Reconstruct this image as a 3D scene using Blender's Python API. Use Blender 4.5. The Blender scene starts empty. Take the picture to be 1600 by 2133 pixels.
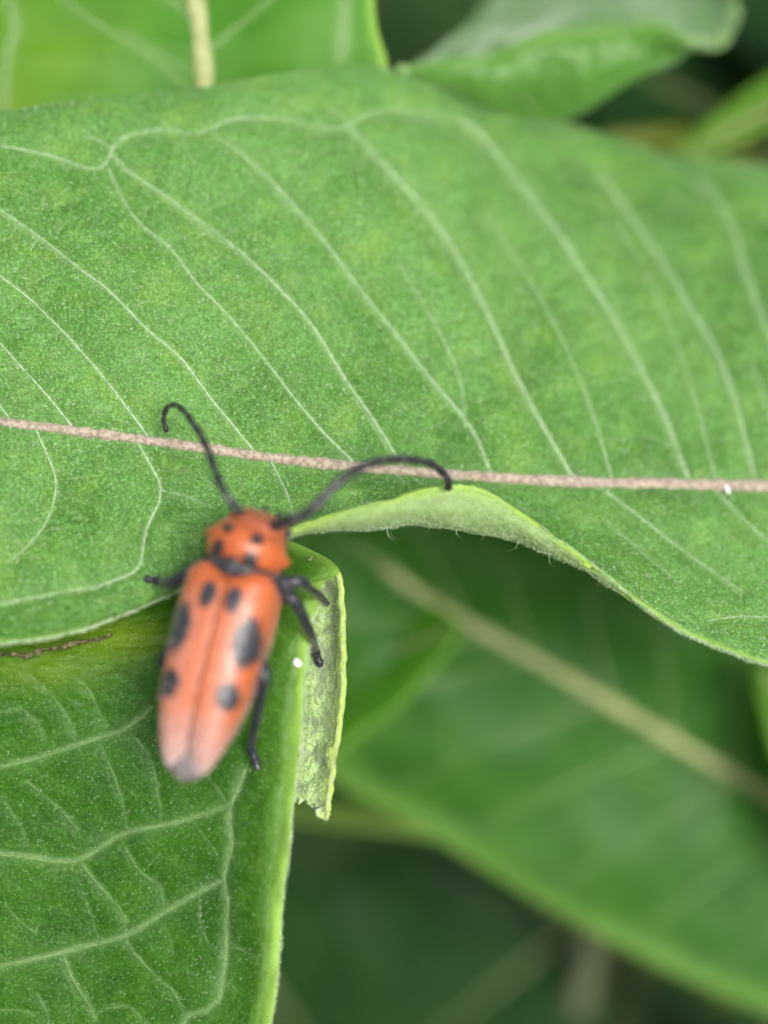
import bpy, bmesh, math, random
import numpy as np
from mathutils import Vector, Matrix
random.seed(7); rng = np.random.default_rng(7)
R = math.radians
MM = 0.001

# ------------------------------------------------------------------ camera, world, sun, exposure
W_PX, H_PX, F_PX = 1600.0, 2133.0, 3760.0        # photo size, focal length in photo pixels
PITCH = R(62)
FWD = np.array([0, math.cos(PITCH), -math.sin(PITCH)])
UP = np.array([0, math.sin(PITCH), math.cos(PITCH)])
RIGHT = np.array([1.0, 0, 0])
ANCHOR = np.array([0, 0, 0.75])                  # the point in the middle of the picture, 80 mm away
CAM = ANCHOR - FWD * 80 * MM
scn = bpy.context.scene
cd = bpy.data.cameras.new('camera'); cam = bpy.data.objects.new('camera', cd)
scn.collection.objects.link(cam); scn.camera = cam
cam.location = CAM; cam.rotation_euler = (math.pi / 2 - PITCH, 0, 0)
cd.sensor_fit = 'VERTICAL'; cd.sensor_height = 24; cd.lens = 24 * F_PX / H_PX
cd.clip_start = 0.002; cd.clip_end = 500
cd.dof.use_dof = True; cd.dof.focus_distance = 80.0 * MM
cd.dof.aperture_fstop = cd.lens / 5.5            # 5.5 mm wide pupil of a phone lens

SUN_EL, SUN_AZ = R(60), R(138)                   # azimuth from +Y, positive towards +X
wd = bpy.data.worlds.new('World'); scn.world = wd; wd.use_nodes = True
nt = wd.node_tree; nt.nodes.clear()
sky = nt.nodes.new('ShaderNodeTexSky'); sky.sky_type = 'NISHITA'; sky.sun_disc = False
sky.sun_elevation = SUN_EL; sky.sun_rotation = SUN_AZ; sky.dust_density = 6; sky.air_density = 1.0; sky.ozone_density = 1.0
hs = nt.nodes.new('ShaderNodeHueSaturation'); hs.inputs['Saturation'].default_value = 0.6
bgn = nt.nodes.new('ShaderNodeBackground'); bgn.inputs[1].default_value = 0.08
wo = nt.nodes.new('ShaderNodeOutputWorld')
nt.links.new(sky.outputs[0], hs.inputs['Color']); nt.links.new(hs.outputs[0], bgn.inputs[0]); nt.links.new(bgn.outputs[0], wo.inputs[0])
sl = bpy.data.lights.new('sun', 'SUN'); sl.energy = 1.5; sl.angle = R(26); sl.color = (1, .97, .92)
so = bpy.data.objects.new('sun', sl); scn.collection.objects.link(so)
sd = Vector((math.cos(SUN_EL) * math.sin(SUN_AZ), math.cos(SUN_EL) * math.cos(SUN_AZ), math.sin(SUN_EL)))
so.rotation_euler = sd.to_track_quat('Z', 'Y').to_euler()
scn.view_settings.view_transform = 'Standard'; scn.view_settings.look = 'None'
scn.view_settings.gamma = 1; scn.view_settings.exposure = 1.12
try: scn.view_settings.use_curve_mapping = False
except Exception: pass
scn.render.engine = 'CYCLES'; scn.cycles.use_denoising = True
scn.cycles.adaptive_threshold = .03; scn.cycles.max_bounces = 5; scn.cycles.transmission_bounces = 5; scn.cycles.diffuse_bounces = 4; scn.cycles.glossy_bounces = 2
col = scn.collection

# ------------------------------------------------------------------ helpers
def unp(a):
    """photo pixel x, y and depth in mm -> metres, relative to ANCHOR"""
    a = np.asarray(a, float); d = a[..., 2:3] * MM
    x = (a[..., 0:1] - W_PX / 2) / F_PX * d; y = -(a[..., 1:2] - H_PX / 2) / F_PX * d
    return FWD * (d - 80 * MM) + RIGHT * x + UP * y
def proj(p):
    p = np.asarray(p, float); d = p @ FWD + 80 * MM
    return np.stack([(p @ RIGHT) / d * F_PX + W_PX / 2, -(p @ UP) / d * F_PX + H_PX / 2, d / MM], -1)
def herm(P, tk, t):
    """smooth curve through P at knots tk, evaluated at t (Catmull-Rom with uneven knots)"""
    P = np.asarray(P, float); tk = np.asarray(tk, float); t = np.clip(np.asarray(t, float), tk[0], tk[-1])
    sh = (-1,) + (1,) * (P.ndim - 1)
    d = (P[1:] - P[:-1]) / (tk[1:] - tk[:-1]).reshape(sh)
    h = (tk[1:] - tk[:-1]).reshape(sh)
    T = np.empty_like(P); T[0] = d[0]; T[-1] = d[-1]
    T[1:-1] = (d[:-1] * h[1:] + d[1:] * h[:-1]) / (h[1:] + h[:-1])
    i = np.clip(np.searchsorted(tk, t, side='right') - 1, 0, len(tk) - 2)
    hh = (tk[i + 1] - tk[i]); u = ((t - tk[i]) / hh).reshape(sh); hh = hh.reshape(sh)
    return ((2*u**3 - 3*u**2 + 1) * P[i] + (u**3 - 2*u**2 + u) * hh * T[i]
            + (-2*u**3 + 3*u**2) * P[i + 1] + (u**3 - u**2) * hh * T[i + 1])
def curve(pts, n):
    pts = np.asarray(pts, float); k = np.r_[0, np.cumsum(np.linalg.norm(np.diff(pts, axis=0), axis=1) + 1e-9)]
    return herm(pts, k, np.linspace(0, k[-1], n))
def norm(v): return v / np.maximum(np.linalg.norm(v, axis=-1, keepdims=True), 1e-15)
def grid_normals(P):
    return norm(np.cross(np.gradient(P, axis=1), np.gradient(P, axis=0)))

class HashNoise:
    def __init__(s, seed): s.t = np.random.default_rng(seed).random((64, 64))
    def __call__(s, x, y):
        xi = np.floor(x).astype(int); yi = np.floor(y).astype(int); fx = x - xi; fy = y - yi
        fx = fx*fx*(3-2*fx); fy = fy*fy*(3-2*fy); g = lambda a, b: s.t[a % 64, b % 64]
        return (g(xi,yi)*(1-fx)+g(xi+1,yi)*fx)*(1-fy)+(g(xi,yi+1)*(1-fx)+g(xi+1,yi+1)*fx)*fy - .5
noiseA, noiseB, noiseC = HashNoise(1), HashNoise(2), HashNoise(3)

def mesh_from(name, V, quads=None, tris=None, attrs=None, smooth=True):
    me = bpy.data.meshes.new(name)
    V = np.ascontiguousarray(V, np.float32).reshape(-1, 3)
    loops, starts, tot = [], [], 0
    for fa, k in ((quads, 4), (tris, 3)):
        if fa is None or len(fa) == 0: continue
        fa = np.asarray(fa, np.int32).reshape(-1, k)
        starts.append(tot + np.arange(len(fa), dtype=np.int32) * k); loops.append(fa.ravel()); tot += fa.size
    loops = np.concatenate(loops); starts = np.concatenate(starts).astype(np.int32)
    me.vertices.add(len(V)); me.vertices.foreach_set('co', V.ravel())
    me.loops.add(len(loops)); me.loops.foreach_set('vertex_index', loops)
    me.polygons.add(len(starts)); me.polygons.foreach_set('loop_start', starts)
    if smooth: me.polygons.foreach_set('use_smooth', np.ones(len(starts), bool))
    me.update(calc_edges=True)
    for k, a in (attrs or {}).items():
        a = np.asarray(a, np.float32)
        if a.ndim == 2:
            at = me.attributes.new(k, 'FLOAT_COLOR', 'POINT'); at.data.foreach_set('color', np.c_[a, np.ones(len(a))].astype(np.float32).ravel())
        else:
            at = me.attributes.new(k, 'FLOAT', 'POINT'); at.data.foreach_set('value', a)
    return me
def link(name, me, mat, parent=None, label=None, kind=None, world=True):
    """world=True: vertices are relative to ANCHOR"""
    o = bpy.data.objects.new(name, me); col.objects.link(o)
    if mat and not me.materials: me.materials.append(mat)
    if parent is not None:
        o.parent = parent
        if world: o.location = Vector(ANCHOR) - world_loc(parent)
    elif world: o.location = ANCHOR
    if label: o['label'] = label
    if kind: o['kind'] = kind
    return o
def world_loc(o):
    v = Vector(o.location)
    while o.parent: o = o.parent; v += Vector(o.location)
    return v
def thing(name, label, cat, loc, group=None):
    o = bpy.data.objects.new(name, None); col.objects.link(o); o.location = loc; o.empty_display_size = .01
    o['label'] = label; o['category'] = cat
    if group: o['group'] = group
    return o
def grid_quads(n, m, off=0, flip=False):
    i = np.arange(n - 1)[:, None] * m + np.arange(m - 1)[None, :]; i = i.ravel() + off
    q = np.stack([i, i + 1, i + m + 1, i + m], -1)
    return q[:, ::-1] if flip else q
def slab(P, N, th, attrs=None):
    """closed sheet: the grid P on top, a copy th lower, rims joined; attrs are per top vertex"""
    n, m = P.shape[:2]; top = P.reshape(-1, 3); bot = (P - N * (th if np.isscalar(th) else th[..., None])).reshape(-1, 3); k = n * m
    idx = np.arange(k).reshape(n, m)
    ring = np.r_[idx[0, :], idx[1:, -1], idx[-1, -2::-1], idx[-2:0:-1, 0]]
    nx = np.roll(ring, -1)
    q = np.r_[grid_quads(n, m, 0, True), grid_quads(n, m, k), np.stack([ring, nx, nx + k, ring + k], -1)]
    A = {a: np.r_[v.ravel(), v.ravel()] for a, v in (attrs or {}).items()}
    A['under'] = np.r_[np.zeros(k), np.ones(k)]
    return np.r_[top, bot], q, A
def tube(path, rad, ns=8, ref=None, flat=1.0, caps=True):
    """tapered tube along path; flat<1 squashes it along ref"""
    path = np.asarray(path, float); n = len(path); rad = np.broadcast_to(np.asarray(rad, float), (n,))
    T = norm(np.gradient(path, axis=0))
    if ref is None:
        ref = np.tile(np.array([.3, .5, .8]), (n, 1))
    B = norm(np.cross(T, ref)); Nn = norm(np.cross(B, T))
    a = np.linspace(0, 2*np.pi, ns, endpoint=False)
    V = path[:, None] + rad[:, None, None] * (np.cos(a)[None, :, None] * B[:, None] + flat * np.sin(a)[None, :, None] * Nn[:, None])
    V = V.reshape(-1, 3)
    i = np.arange(n - 1)[:, None] * ns + np.arange(ns)[None]; j = np.arange(n - 1)[:, None] * ns + (np.arange(ns) + 1)[None] % ns
    q = np.stack([i, j, j + ns, i + ns], -1).reshape(-1, 4); t = []
    if caps:
        V = np.r_[V, path[:1] - T[:1] * rad[0] * .5, path[-1:] + T[-1:] * rad[-1] * .5]; c0, c1 = n * ns, n * ns + 1
        for k in range(ns):
            t.append([c0, (k + 1) % ns, k]); t.append([c1, (n-1)*ns + k, (n-1)*ns + (k+1) % ns])
    return V, q, np.array(t, int).reshape(-1, 3)
def seg_dist(pts, poly):
    """distance from 2-D points to a polyline, and the place along it"""
    best = np.full(len(pts), 1e9)
    for a, b in zip(poly[:-1], poly[1:]):
        ab = b - a; t = np.clip(((pts - a) @ ab) / max(ab @ ab, 1e-9), 0, 1)
        best = np.minimum(best, np.linalg.norm(pts - a - t[:, None] * ab, axis=1))
    return best

# ------------------------------------------------------------------ materials
def mat_new(name):
    m = bpy.data.materials.new(name); m.use_nodes = True; m.node_tree.nodes.clear()
    return m, m.node_tree.nodes, m.node_tree.links
class NB:
    def __init__(s, name):
        s.m, s.n, s.l = mat_new(name); s.co = s.n.new('ShaderNodeTexCoord').outputs['Object']
    def set(s, sock, v):
        if isinstance(v, bpy.types.NodeSocket): s.l.new(v, sock)
        elif isinstance(v, (tuple, list)) and len(v) == 3 and sock.type == 'RGBA': sock.default_value = (*v, 1)
        else: sock.default_value = v
    def attr(s, n, colr=False):
        a = s.n.new('ShaderNodeAttribute'); a.attribute_name = n; return a.outputs['Color' if colr else 'Fac']
    def noise(s, scale, detail=3, rough=.5, co=None, dist=0):
        t = s.n.new('ShaderNodeTexNoise'); s.l.new(co or s.co, t.inputs['Vector'])
        t.inputs['Scale'].default_value = scale; t.inputs['Detail'].default_value = detail; t.inputs['Roughness'].default_value = rough
        t.inputs['Distortion'].default_value = dist
        return t.outputs['Fac']
    def vor(s, scale, feature='F1', co=None):
        t = s.n.new('ShaderNodeTexVoronoi'); t.feature = feature; s.l.new(co or s.co, t.inputs['Vector']); t.inputs['Scale'].default_value = scale
        return t.outputs['Distance']
    def ramp(s, f, a, b, lo=0., hi=1.):
        t = s.n.new('ShaderNodeMapRange'); t.interpolation_type = 'SMOOTHSTEP'; s.set(t.inputs[0], f)
        for i, v in zip((1, 2, 3, 4), (a, b, lo, hi)): t.inputs[i].default_value = v
        return t.outputs[0]
    def mix(s, f, a, b, mode='MIX'):
        t = s.n.new('ShaderNodeMix'); t.data_type = 'RGBA'; t.blend_type = mode
        s.set(t.inputs[0], f); s.set(t.inputs[6], a); s.set(t.inputs[7], b); return t.outputs[2]
    def math(s, op, a, b=0.):
        t = s.n.new('ShaderNodeMath'); t.operation = op; s.set(t.inputs[0], a); s.set(t.inputs[1], b); return t.outputs[0]
    def bump(s, h, dist, strength=1.):
        t = s.n.new('ShaderNodeBump'); t.inputs['Strength'].default_value = strength; t.inputs['Distance'].default_value = dist
        s.l.new(h, t.inputs['Height']); return t.outputs[0]
    def pbsdf(s, **k):
        b = s.n.new('ShaderNodeBsdfPrincipled')
        for kk, v in k.items(): s.set(b.inputs[kk.replace('_', ' ')], v)
        return b
    def out(s, sh):
        o = s.n.new('ShaderNodeOutputMaterial'); s.l.new(sh, o.inputs[0]); return s.m
    def mixsh(s, f, a, b):
        t = s.n.new('ShaderNodeMixShader'); s.set(t.inputs[0], f); s.l.new(a, t.inputs[1]); s.l.new(b, t.inputs[2]); return t.outputs[0]

def leaf_mat(name, dark, light, warm, under=(.42, .53, .26), transl=.42, blotch=350, sheen=.1, rough=.5, net=.16, spec=.35, grain=1., tcol=(.60, .92, .10), fine=True, bumpk=.6, pale=None):
    b = NB(name)
    f1 = b.noise(blotch, 3, .6)
    c = b.mix(b.ramp(f1, .30, .70), dark, light)
    if pale: c = b.mix(b.math('MULTIPLY', b.ramp(b.noise(75, 2, .5), .40, .62), .70), c, pale)
    if fine:
        c = b.mix(b.math('MULTIPLY', b.ramp(b.noise(blotch * 1.7, 2, .5), .50, .72), .55), c, warm)
        f4 = b.noise(8500, 2, .6)
        c = b.mix(b.math('MULTIPLY', b.ramp(f4, .40, .60, 1, 0), .72 * grain), c, tuple(x * .35 for x in dark))
        c = b.mix(b.math('MULTIPLY', b.ramp(f4, .55, .68), .70 * grain), c, tuple(x * 1.7 + .03 for x in light))
        v1 = b.vor(800, 'DISTANCE_TO_EDGE')
        c = b.mix(b.math('MULTIPLY', b.ramp(v1, .0, .09, 1, 0), net), c, tuple(min(1, x * 1.5 + .03) for x in light))
    c = b.mix(b.attr('yellow'), c, (.26, .36, .02))
    c = b.mix(b.attr('vein'), c, (.32, .48, .22))
    c = b.mix(b.attr('rim'), c, (.36, .58, .11))
    uc = b.mix(b.ramp(b.noise(3500, 2), .40, .62), under, tuple(x * .80 for x in under)) if fine else b.mix(.5, under, light)
    uc = b.mix(b.attr('rim'), uc, (.44, .66, .10))
    c = b.mix(b.math('GREATER_THAN', b.attr('under'), .5), c, uc)
    p = b.pbsdf(Base_Color=c, Roughness=rough, Sheen_Weight=sheen, Sheen_Roughness=.5)
    p.inputs['Specular IOR Level'].default_value = spec
    p.inputs['Sheen Tint'].default_value = (.85, 1, .85, 1)
    tr = b.n.new('ShaderNodeBsdfTranslucent'); tc = b.mix(.85, c, tcol); b.l.new(tc, tr.inputs[0])
    if fine:
        bp = b.bump(b.noise(3800, 3, .7), .00012, bumpk); b.l.new(bp, p.inputs['Normal'])
    return b.out(b.mixsh(transl, p.outputs[0], tr.outputs[0]))
M_MAIN = leaf_mat('leaf_upper', (.050, .170, .026), (.120, .320, .060), (.24, .45, .07), pale=(.180, .410, .105), under=(.34, .48, .20), transl=.38, sheen=.14, grain=.75, bumpk=.9, rough=.45, spec=.32)
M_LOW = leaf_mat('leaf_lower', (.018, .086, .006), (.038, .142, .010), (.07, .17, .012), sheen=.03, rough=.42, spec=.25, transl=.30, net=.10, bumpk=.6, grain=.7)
M_TL = leaf_mat('leaf_smooth', (.050, .190, .015), (.080, .250, .024), (.12, .30, .02), sheen=.06, spec=.25,  fine=False, transl=.45)
M_SHEEN = leaf_mat('leaf_downy', (.060, .190, .022), (.090, .250, .034), (.12, .30, .02), sheen=.8, spec=.5, rough=.4, fine=False, transl=.45)
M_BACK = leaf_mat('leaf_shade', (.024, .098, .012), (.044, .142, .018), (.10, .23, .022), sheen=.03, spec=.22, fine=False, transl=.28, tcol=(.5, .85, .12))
M_DEEP_SHADE = leaf_mat('leaf_deep_shade', (.010, .036, .010), (.019, .054, .013), (.10, .23, .022), sheen=.0, fine=False, transl=.10, tcol=(.4, .7, .12), spec=.1)  # leaf green darkened: the deep shade of the gaps is in the colour
M_BRIGHT = leaf_mat('leaf_young', (.085, .20, .018), (.13, .27, .03), (.16, .29, .03), transl=.45, sheen=.05, fine=False)

def simple(name, c1, c2, scale=3000, rough=.6, bumpd=.00006, sheen=0., sub=0., transl=0., spec=.4):
    b = NB(name); f = b.noise(scale, 4, .6)
    c = b.mix(b.ramp(f, .35, .65), c1, c2)
    p = b.pbsdf(Base_Color=c, Roughness=rough, Normal=b.bump(b.noise(scale * 1.5, 3), bumpd, .8), Sheen_Weight=sheen)
    p.inputs['Specular IOR Level'].default_value = spec
    if transl:
        tr = b.n.new('ShaderNodeBsdfTranslucent'); b.l.new(c, tr.inputs[0]); return b.out(b.mixsh(transl, p.outputs[0], tr.outputs[0]))
    return b.out(p.outputs[0])
M_MIDRIB = simple('midrib_tan', (.23, .18, .13), (.40, .34, .26), 4500, .65, .00008, .3)
M_MIDRIB_G = simple('midrib_green', (.22, .26, .10), (.32, .33, .16), 2500, .6)
M_MIDRIB_T = simple('midrib_straw', (.25, .29, .11), (.35, .38, .17), 2000, .6)
M_VEIN = simple('vein_pale', (.24, .42, .17), (.46, .60, .37), 6000, .6, .00005, .2, transl=.2)
M_VEIN_L = simple('vein_green', (.12, .24, .055), (.20, .33, .10), 5000, .55, .00005, .1, transl=.2)
M_STEM = simple('stem_green', (.10, .15, .05), (.17, .20, .09), 600, .55, .0002)
M_STEM_T = simple('stem_grey', (.09, .11, .055), (.13, .15, .08), 600, .55, .0002)
M_HAIR = simple('hair_white', (.45, .62, .33), (.72, .82, .58), 2000, .45, .00001, 0, transl=.3)
M_BROWN = simple('withered', (.05, .045, .02), (.16, .14, .07), 2500, .8, .0003)
M_LATEX = simple('latex_white', (.55, .60, .52), (.66, .70, .62), 1500, .3, .00005)
M_YEL = leaf_mat('leaf_yellowing', (.20, .22, .02), (.32, .32, .03), (.36, .30, .03), transl=.4, fine=False)

def beetle_mat():
    b = NB('beetle_shell'); c = b.attr('Col', True)
    dk = b.mix(b.ramp(b.noise(5200, 3, .6), .42, .62), c, b.mix(1., c, (.74, .70, .70), 'MULTIPLY'))
    pit = b.vor(6500)
    bp = b.bump(b.math('ADD', b.ramp(pit, .05, .4), b.math('MULTIPLY', b.noise(3500, 2), .6)), .00007, 1.0)
    p = b.pbsdf(Base_Color=dk, Roughness=.38, Normal=bp, Sheen_Weight=.10, Sheen_Roughness=.35)
    p.inputs['Specular IOR Level'].default_value = .6; p.inputs['Coat Weight'].default_value = .2; p.inputs['Coat Roughness'].default_value = .38
    p.inputs['Sheen Tint'].default_value = (1, .93, .93, 1)
    return b.out(p.outputs[0])
M_BEETLE = beetle_mat()
M_DOWN = simple('beetle_down', (.55, .42, .38), (.70, .60, .56), 2000, .5, .00001, 0)
M_BLACK = simple('beetle_black', (.010, .011, .012), (.028, .030, .033), 4000, .42, .00004, .25)

def ground_mat():
    b = NB('soil'); f = b.noise(9, 6, .6); c = b.mix(b.ramp(f, .35, .65), (.035, .03, .018), (.06, .075, .025))
    c = b.mix(b.ramp(b.noise(60, 4), .45, .65), c, (.05, .07, .02))
    p = b.pbsdf(Base_Color=c, Roughness=.9, Normal=b.bump(b.noise(80, 5), .02)); return b.out(p.outputs[0])

# ------------------------------------------------------------------ the ground
g = np.r_[np.linspace(-120, -2, 12), np.linspace(-1.6, 1.6, 33), np.linspace(2, 120, 12)]
gx, gy = np.meshgrid(g, g, indexing='ij')
gz = noiseA(gx * 3, gy * 3) * .04 + noiseB(gx * .2, gy * .2) * .3 * (np.hypot(gx, gy) > 3)
me = mesh_from('ground', np.stack([gx, gy, gz], -1), grid_quads(len(g), len(g), 0, True))
o = link('ground', me, ground_mat(), world=False); o['kind'] = 'structure'; o['label'] = 'dark weedy soil far below the leaves'; o['category'] = 'ground'

# ------------------------------------------------------------------ leaf surfaces lofted through rails
class Surf: pass
def loft(rails, sk, tk, s, t):
    """rails: list (across) of lists (along) of px, py, depth"""
    P = np.stack([unp(np.array(r, float)) for r in rails], 1)        # along, across, 3
    A = herm(P, sk, s)                                               # ns, rails, 3
    return np.swapaxes(herm(np.swapaxes(A, 0, 1), tk, t), 0, 1)      # ns, nt, 3
def lookup(S, px, tmax=None):
    """3-D point and normal of surface S seen at photo pixels px"""
    px = np.asarray(px, float)[:, :2]; Q = S.px; n, m = Q.shape[:2]; mm = m if tmax is None else int(tmax * m)
    st = 4; sub = Q[::st, :mm:st, :2]; outp, outn = [], []
    flat = sub.reshape(-1, 2); w = sub.shape[1]
    for p in px:
        k = np.argmin(((flat - p) ** 2).sum(1)); i, j = (k // w) * st, (k % w) * st
        a, b_ = max(i - 6, 0), min(i + 7, n); c, d = max(j - 6, 0), min(j + 7, mm)
        q = Q[a:b_, c:d, :2].reshape(-1, 2); dd = ((q - p) ** 2).sum(1); kk = np.argsort(dd)[:4]; wt = 1 / (dd[kk] + .3); wt /= wt.sum()
        outp.append((S.P[a:b_, c:d].reshape(-1, 3)[kk] * wt[:, None]).sum(0)); outn.append((S.N[a:b_, c:d].reshape(-1, 3)[kk] * wt[:, None]).sum(0))
    return np.array(outp), norm(np.array(outn))
def smooth_path(p, k=2):
    for _ in range(k):
        p = np.r_[p[:1], (p[:-2] + 2 * p[1:-1] + p[2:]) / 4, p[-1:]]
    return p
def finish(S, P, th, attrs):
    S.P = P; S.N = grid_normals(P)
    if (S.N @ (-FWD)).mean() < 0: S.N = -S.N
    S.px = proj(P); S.attrs = attrs
    V, q, A = slab(P, S.N, th, attrs)
    n, m = P.shape[:2]
    # keep the winding outward
    a = V[q[0]]; fn = np.cross(a[1] - a[0], a[3] - a[0])
    if fn @ S.N[0, 0] < 0: q = q[:, ::-1]
    S.V, S.q, S.A = V, q, A
    return S
def vein_part(S, pts, w0, w1, mat, parent, name='vein', n=None, tmax=None, lift=.0, flat=.45, ns=8, wob=0.):
    pts = np.asarray(pts, float); L = np.linalg.norm(np.diff(pts, axis=0), axis=1).sum(); n = n or int(np.clip(L / 12, 6, 160))
    pc = curve(pts, n)
    if wob:
        pc[1:-1] += rng.normal(0, wob, (n - 2, 2))
    P, N = lookup(S, pc, tmax); P = smooth_path(P, 3)
    r = np.linspace(w0, w1, n) * MM / 2
    r = r * (1 + .12 * rng.normal(size=n)); 
    V, q, t = tube(P + N * lift * MM, r, ns, N, flat)
    return link(name, mesh_from(name, V, q, t), mat, parent)
def add_hairs(name, pos, nrm, count, length, width, parent, mat=None, lean=1.0, bias=None, wts=None, sink=.02, spread=.3):
    """fine hairs, one bent blade each (two quads)"""
    k = rng.choice(len(pos), count, p=None if wts is None else wts / wts.sum())
    p = pos[k] + rng.normal(0, spread, (count, 3)) * 0; n = nrm[k]
    r = rng.normal(size=(count, 3)); 
    if bias is not None: r = r * .6 + bias
    tdir = norm(r - (r * n).sum(1, keepdims=True) * n)
    L = (length * MM * rng.uniform(.5, 1.4, count))[:, None]; w = (width * MM * rng.uniform(.7, 1.3, count))[:, None]
    le = lean * rng.uniform(.5, 1.3, count)[:, None]
    d1 = norm(n + tdir * le * .6); d2 = norm(n * .35 + tdir * le * 1.3)
    side = norm(np.cross(d1, rng.normal(size=(count, 3)))) * w / 2
    a = p - n * sink * MM; b_ = p + d1 * L * .5; c = b_ + d2 * L * .55
    V = np.stack([a - side, a + side, b_ - side * .8, b_ + side * .8, c], 1).reshape(-1, 3)
    i = np.arange(count) * 5
    q = np.stack([i, i + 1, i + 3, i + 2], -1); t = np.stack([i + 2, i + 3, i + 4], -1)
    return link(name, mesh_from(name, V, q, t), mat or M_HAIR, parent, kind='stuff')

# ================================================================== PLANT 1: the big upper leaf and the shaded leaf under it
def stem_obj(parent, pts, r0, r1, mat, name='stem', n=40, ns=14):
    """pts relative to ANCHOR"""
    p = curve(pts, n); V, q, t = tube(p, np.linspace(r0, r1, n) * MM, ns, np.tile(np.array([0, 1., .1]), (n, 1)))
    return link(name, mesh_from(name, V, q, t), mat, parent)
def ground_under(p): return np.array([p[0], p[1], -ANCHOR[2]])
def plant(label, foot, group=None):
    return thing('milkweed_plant', label, 'plant', Vector((foot[0], foot[1], 0)), group)

nodeM = unp([2560, 1030, 90.0]); nodeD = unp([2360, 2070, 113.0])
foot = np.array([nodeD[0] + .006, nodeD[1] + .01, -ANCHOR[2]])
P1 = plant('milkweed plant with the large pale green leaf that has a pinkish tan midrib', foot)
stem_obj(P1, [foot, foot * .4 + nodeD * .6 + [.004, 0, 0], nodeD + [.004, 0, 0], nodeM + [.004, 0, 0], nodeM + [.005, .004, .03]], 5, 2.6, M_STEM)

sx = np.array([-1100, -600, -250, 0, 200, 400, 600, 800, 1000, 1200, 1400, 1600, 2000, 2500.])
U_ = [(-1100,830,84),(-600,420,83.5),(-250,270,83.5),(0,233,83.5),(200,205,84),(400,185,85),(600,150,86),(800,142,87.5),(1000,226,90),(1200,262,92),(1400,322,94),(1600,345,95),(2000,480,96),(2500,1000,90)]
M_ = [(-1100,830,84),(-600,815,80),(-250,848,79.4),(0,878,79.5),(200,903,79.7),(400,930,80),(600,958,80.6),(800,977,81.2),(1000,993,82),(1200,1004,82.6),(1400,1008,83.2),(1600,1013,83.8),(2000,1020,85.5),(2500,1010,90)]
def between(a, b, f, dd): return [tuple(np.array(p) * (1 - f) + np.array(q) * f + np.array([0, 0, d])) for p, q, d in zip(a, b, dd)]
bul = np.array([0,-.6,-.8,-.9,-.9,-1,-1,-1.1,-1.2,-1.2,-1.2,-1.2,-1,0])
HA = between(U_, M_, .14, bul * .55); HB = between(U_, M_, .5, bul); HC = between(U_, M_, .82, bul * .45)
L1 = [(-1100,830,84),(-600,1000,79),(-250,1090,78.3),(0,1110,78.3),(190,1100,78.7),(390,1080,79.2),(590,1035,79.8),(795,1045,80.6),(1000,1060,81.4),(1200,1098,82.2),(1400,1150,82.4),(1600,1190,82.4),(2000,1200,84),(2500,1010,90)]
L2 = [(-1100,830,84),(-600,1150,78.3),(-250,1285,77.2),(0,1295,77),(190,1265,77.5),(385,1190,78.3),(588,1098,79.0),(798,1074,79.2),(1003,1096,79.8),(1213,1167,80.2),(1400,1280,80.4),(1600,1345,80.1),(2000,1330,82.4),(2500,1010,90)]
L2b= [(-1100,830,84),(-600,1180,78.2),(-250,1315,77.1),(0,1325,76.9),(192,1288,77.4),(390,1206,78.2),(590,1108,78.6),(795,1064,78.2),(1000,1062,78.8),(1210,1166,79.6),(1400,1296,80.0),(1600,1368,79.8),(2000,1355,82.2),(2500,1010,90)]
L3 = [(-1100,830,84),(-600,1200,78.3),(-250,1335,77.3),(0,1342,77.1),(195,1302,77.6),(395,1216,78.4),(592,1104,78.3),(790,1044,78.0),(985,1013,78.9),(1201,1149,79.3),(1400,1304,79.8),(1600,1382,79.7),(2000,1370,82.2),(2500,1010,90)]
tk = np.array([0, .09, .30, .50, .60, .72, .86, .93, 1.])
s = np.unique(np.r_[np.linspace(-1100, -30, 40), np.linspace(-30, 1630, 470), np.linspace(1630, 2500, 36)])
t = np.r_[np.linspace(0, .6, 215), np.linspace(.6, 1, 150)[1:]]
P = loft([U_, HA, HB, HC, M_, L1, L2, L2b, L3], sx, tk, s, t)
SS, TT = np.meshgrid(s, t, indexing='ij')
px = proj(P); N0 = grid_normals(P); N0 = N0 if (N0 @ -FWD).mean() > 0 else -N0
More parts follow.
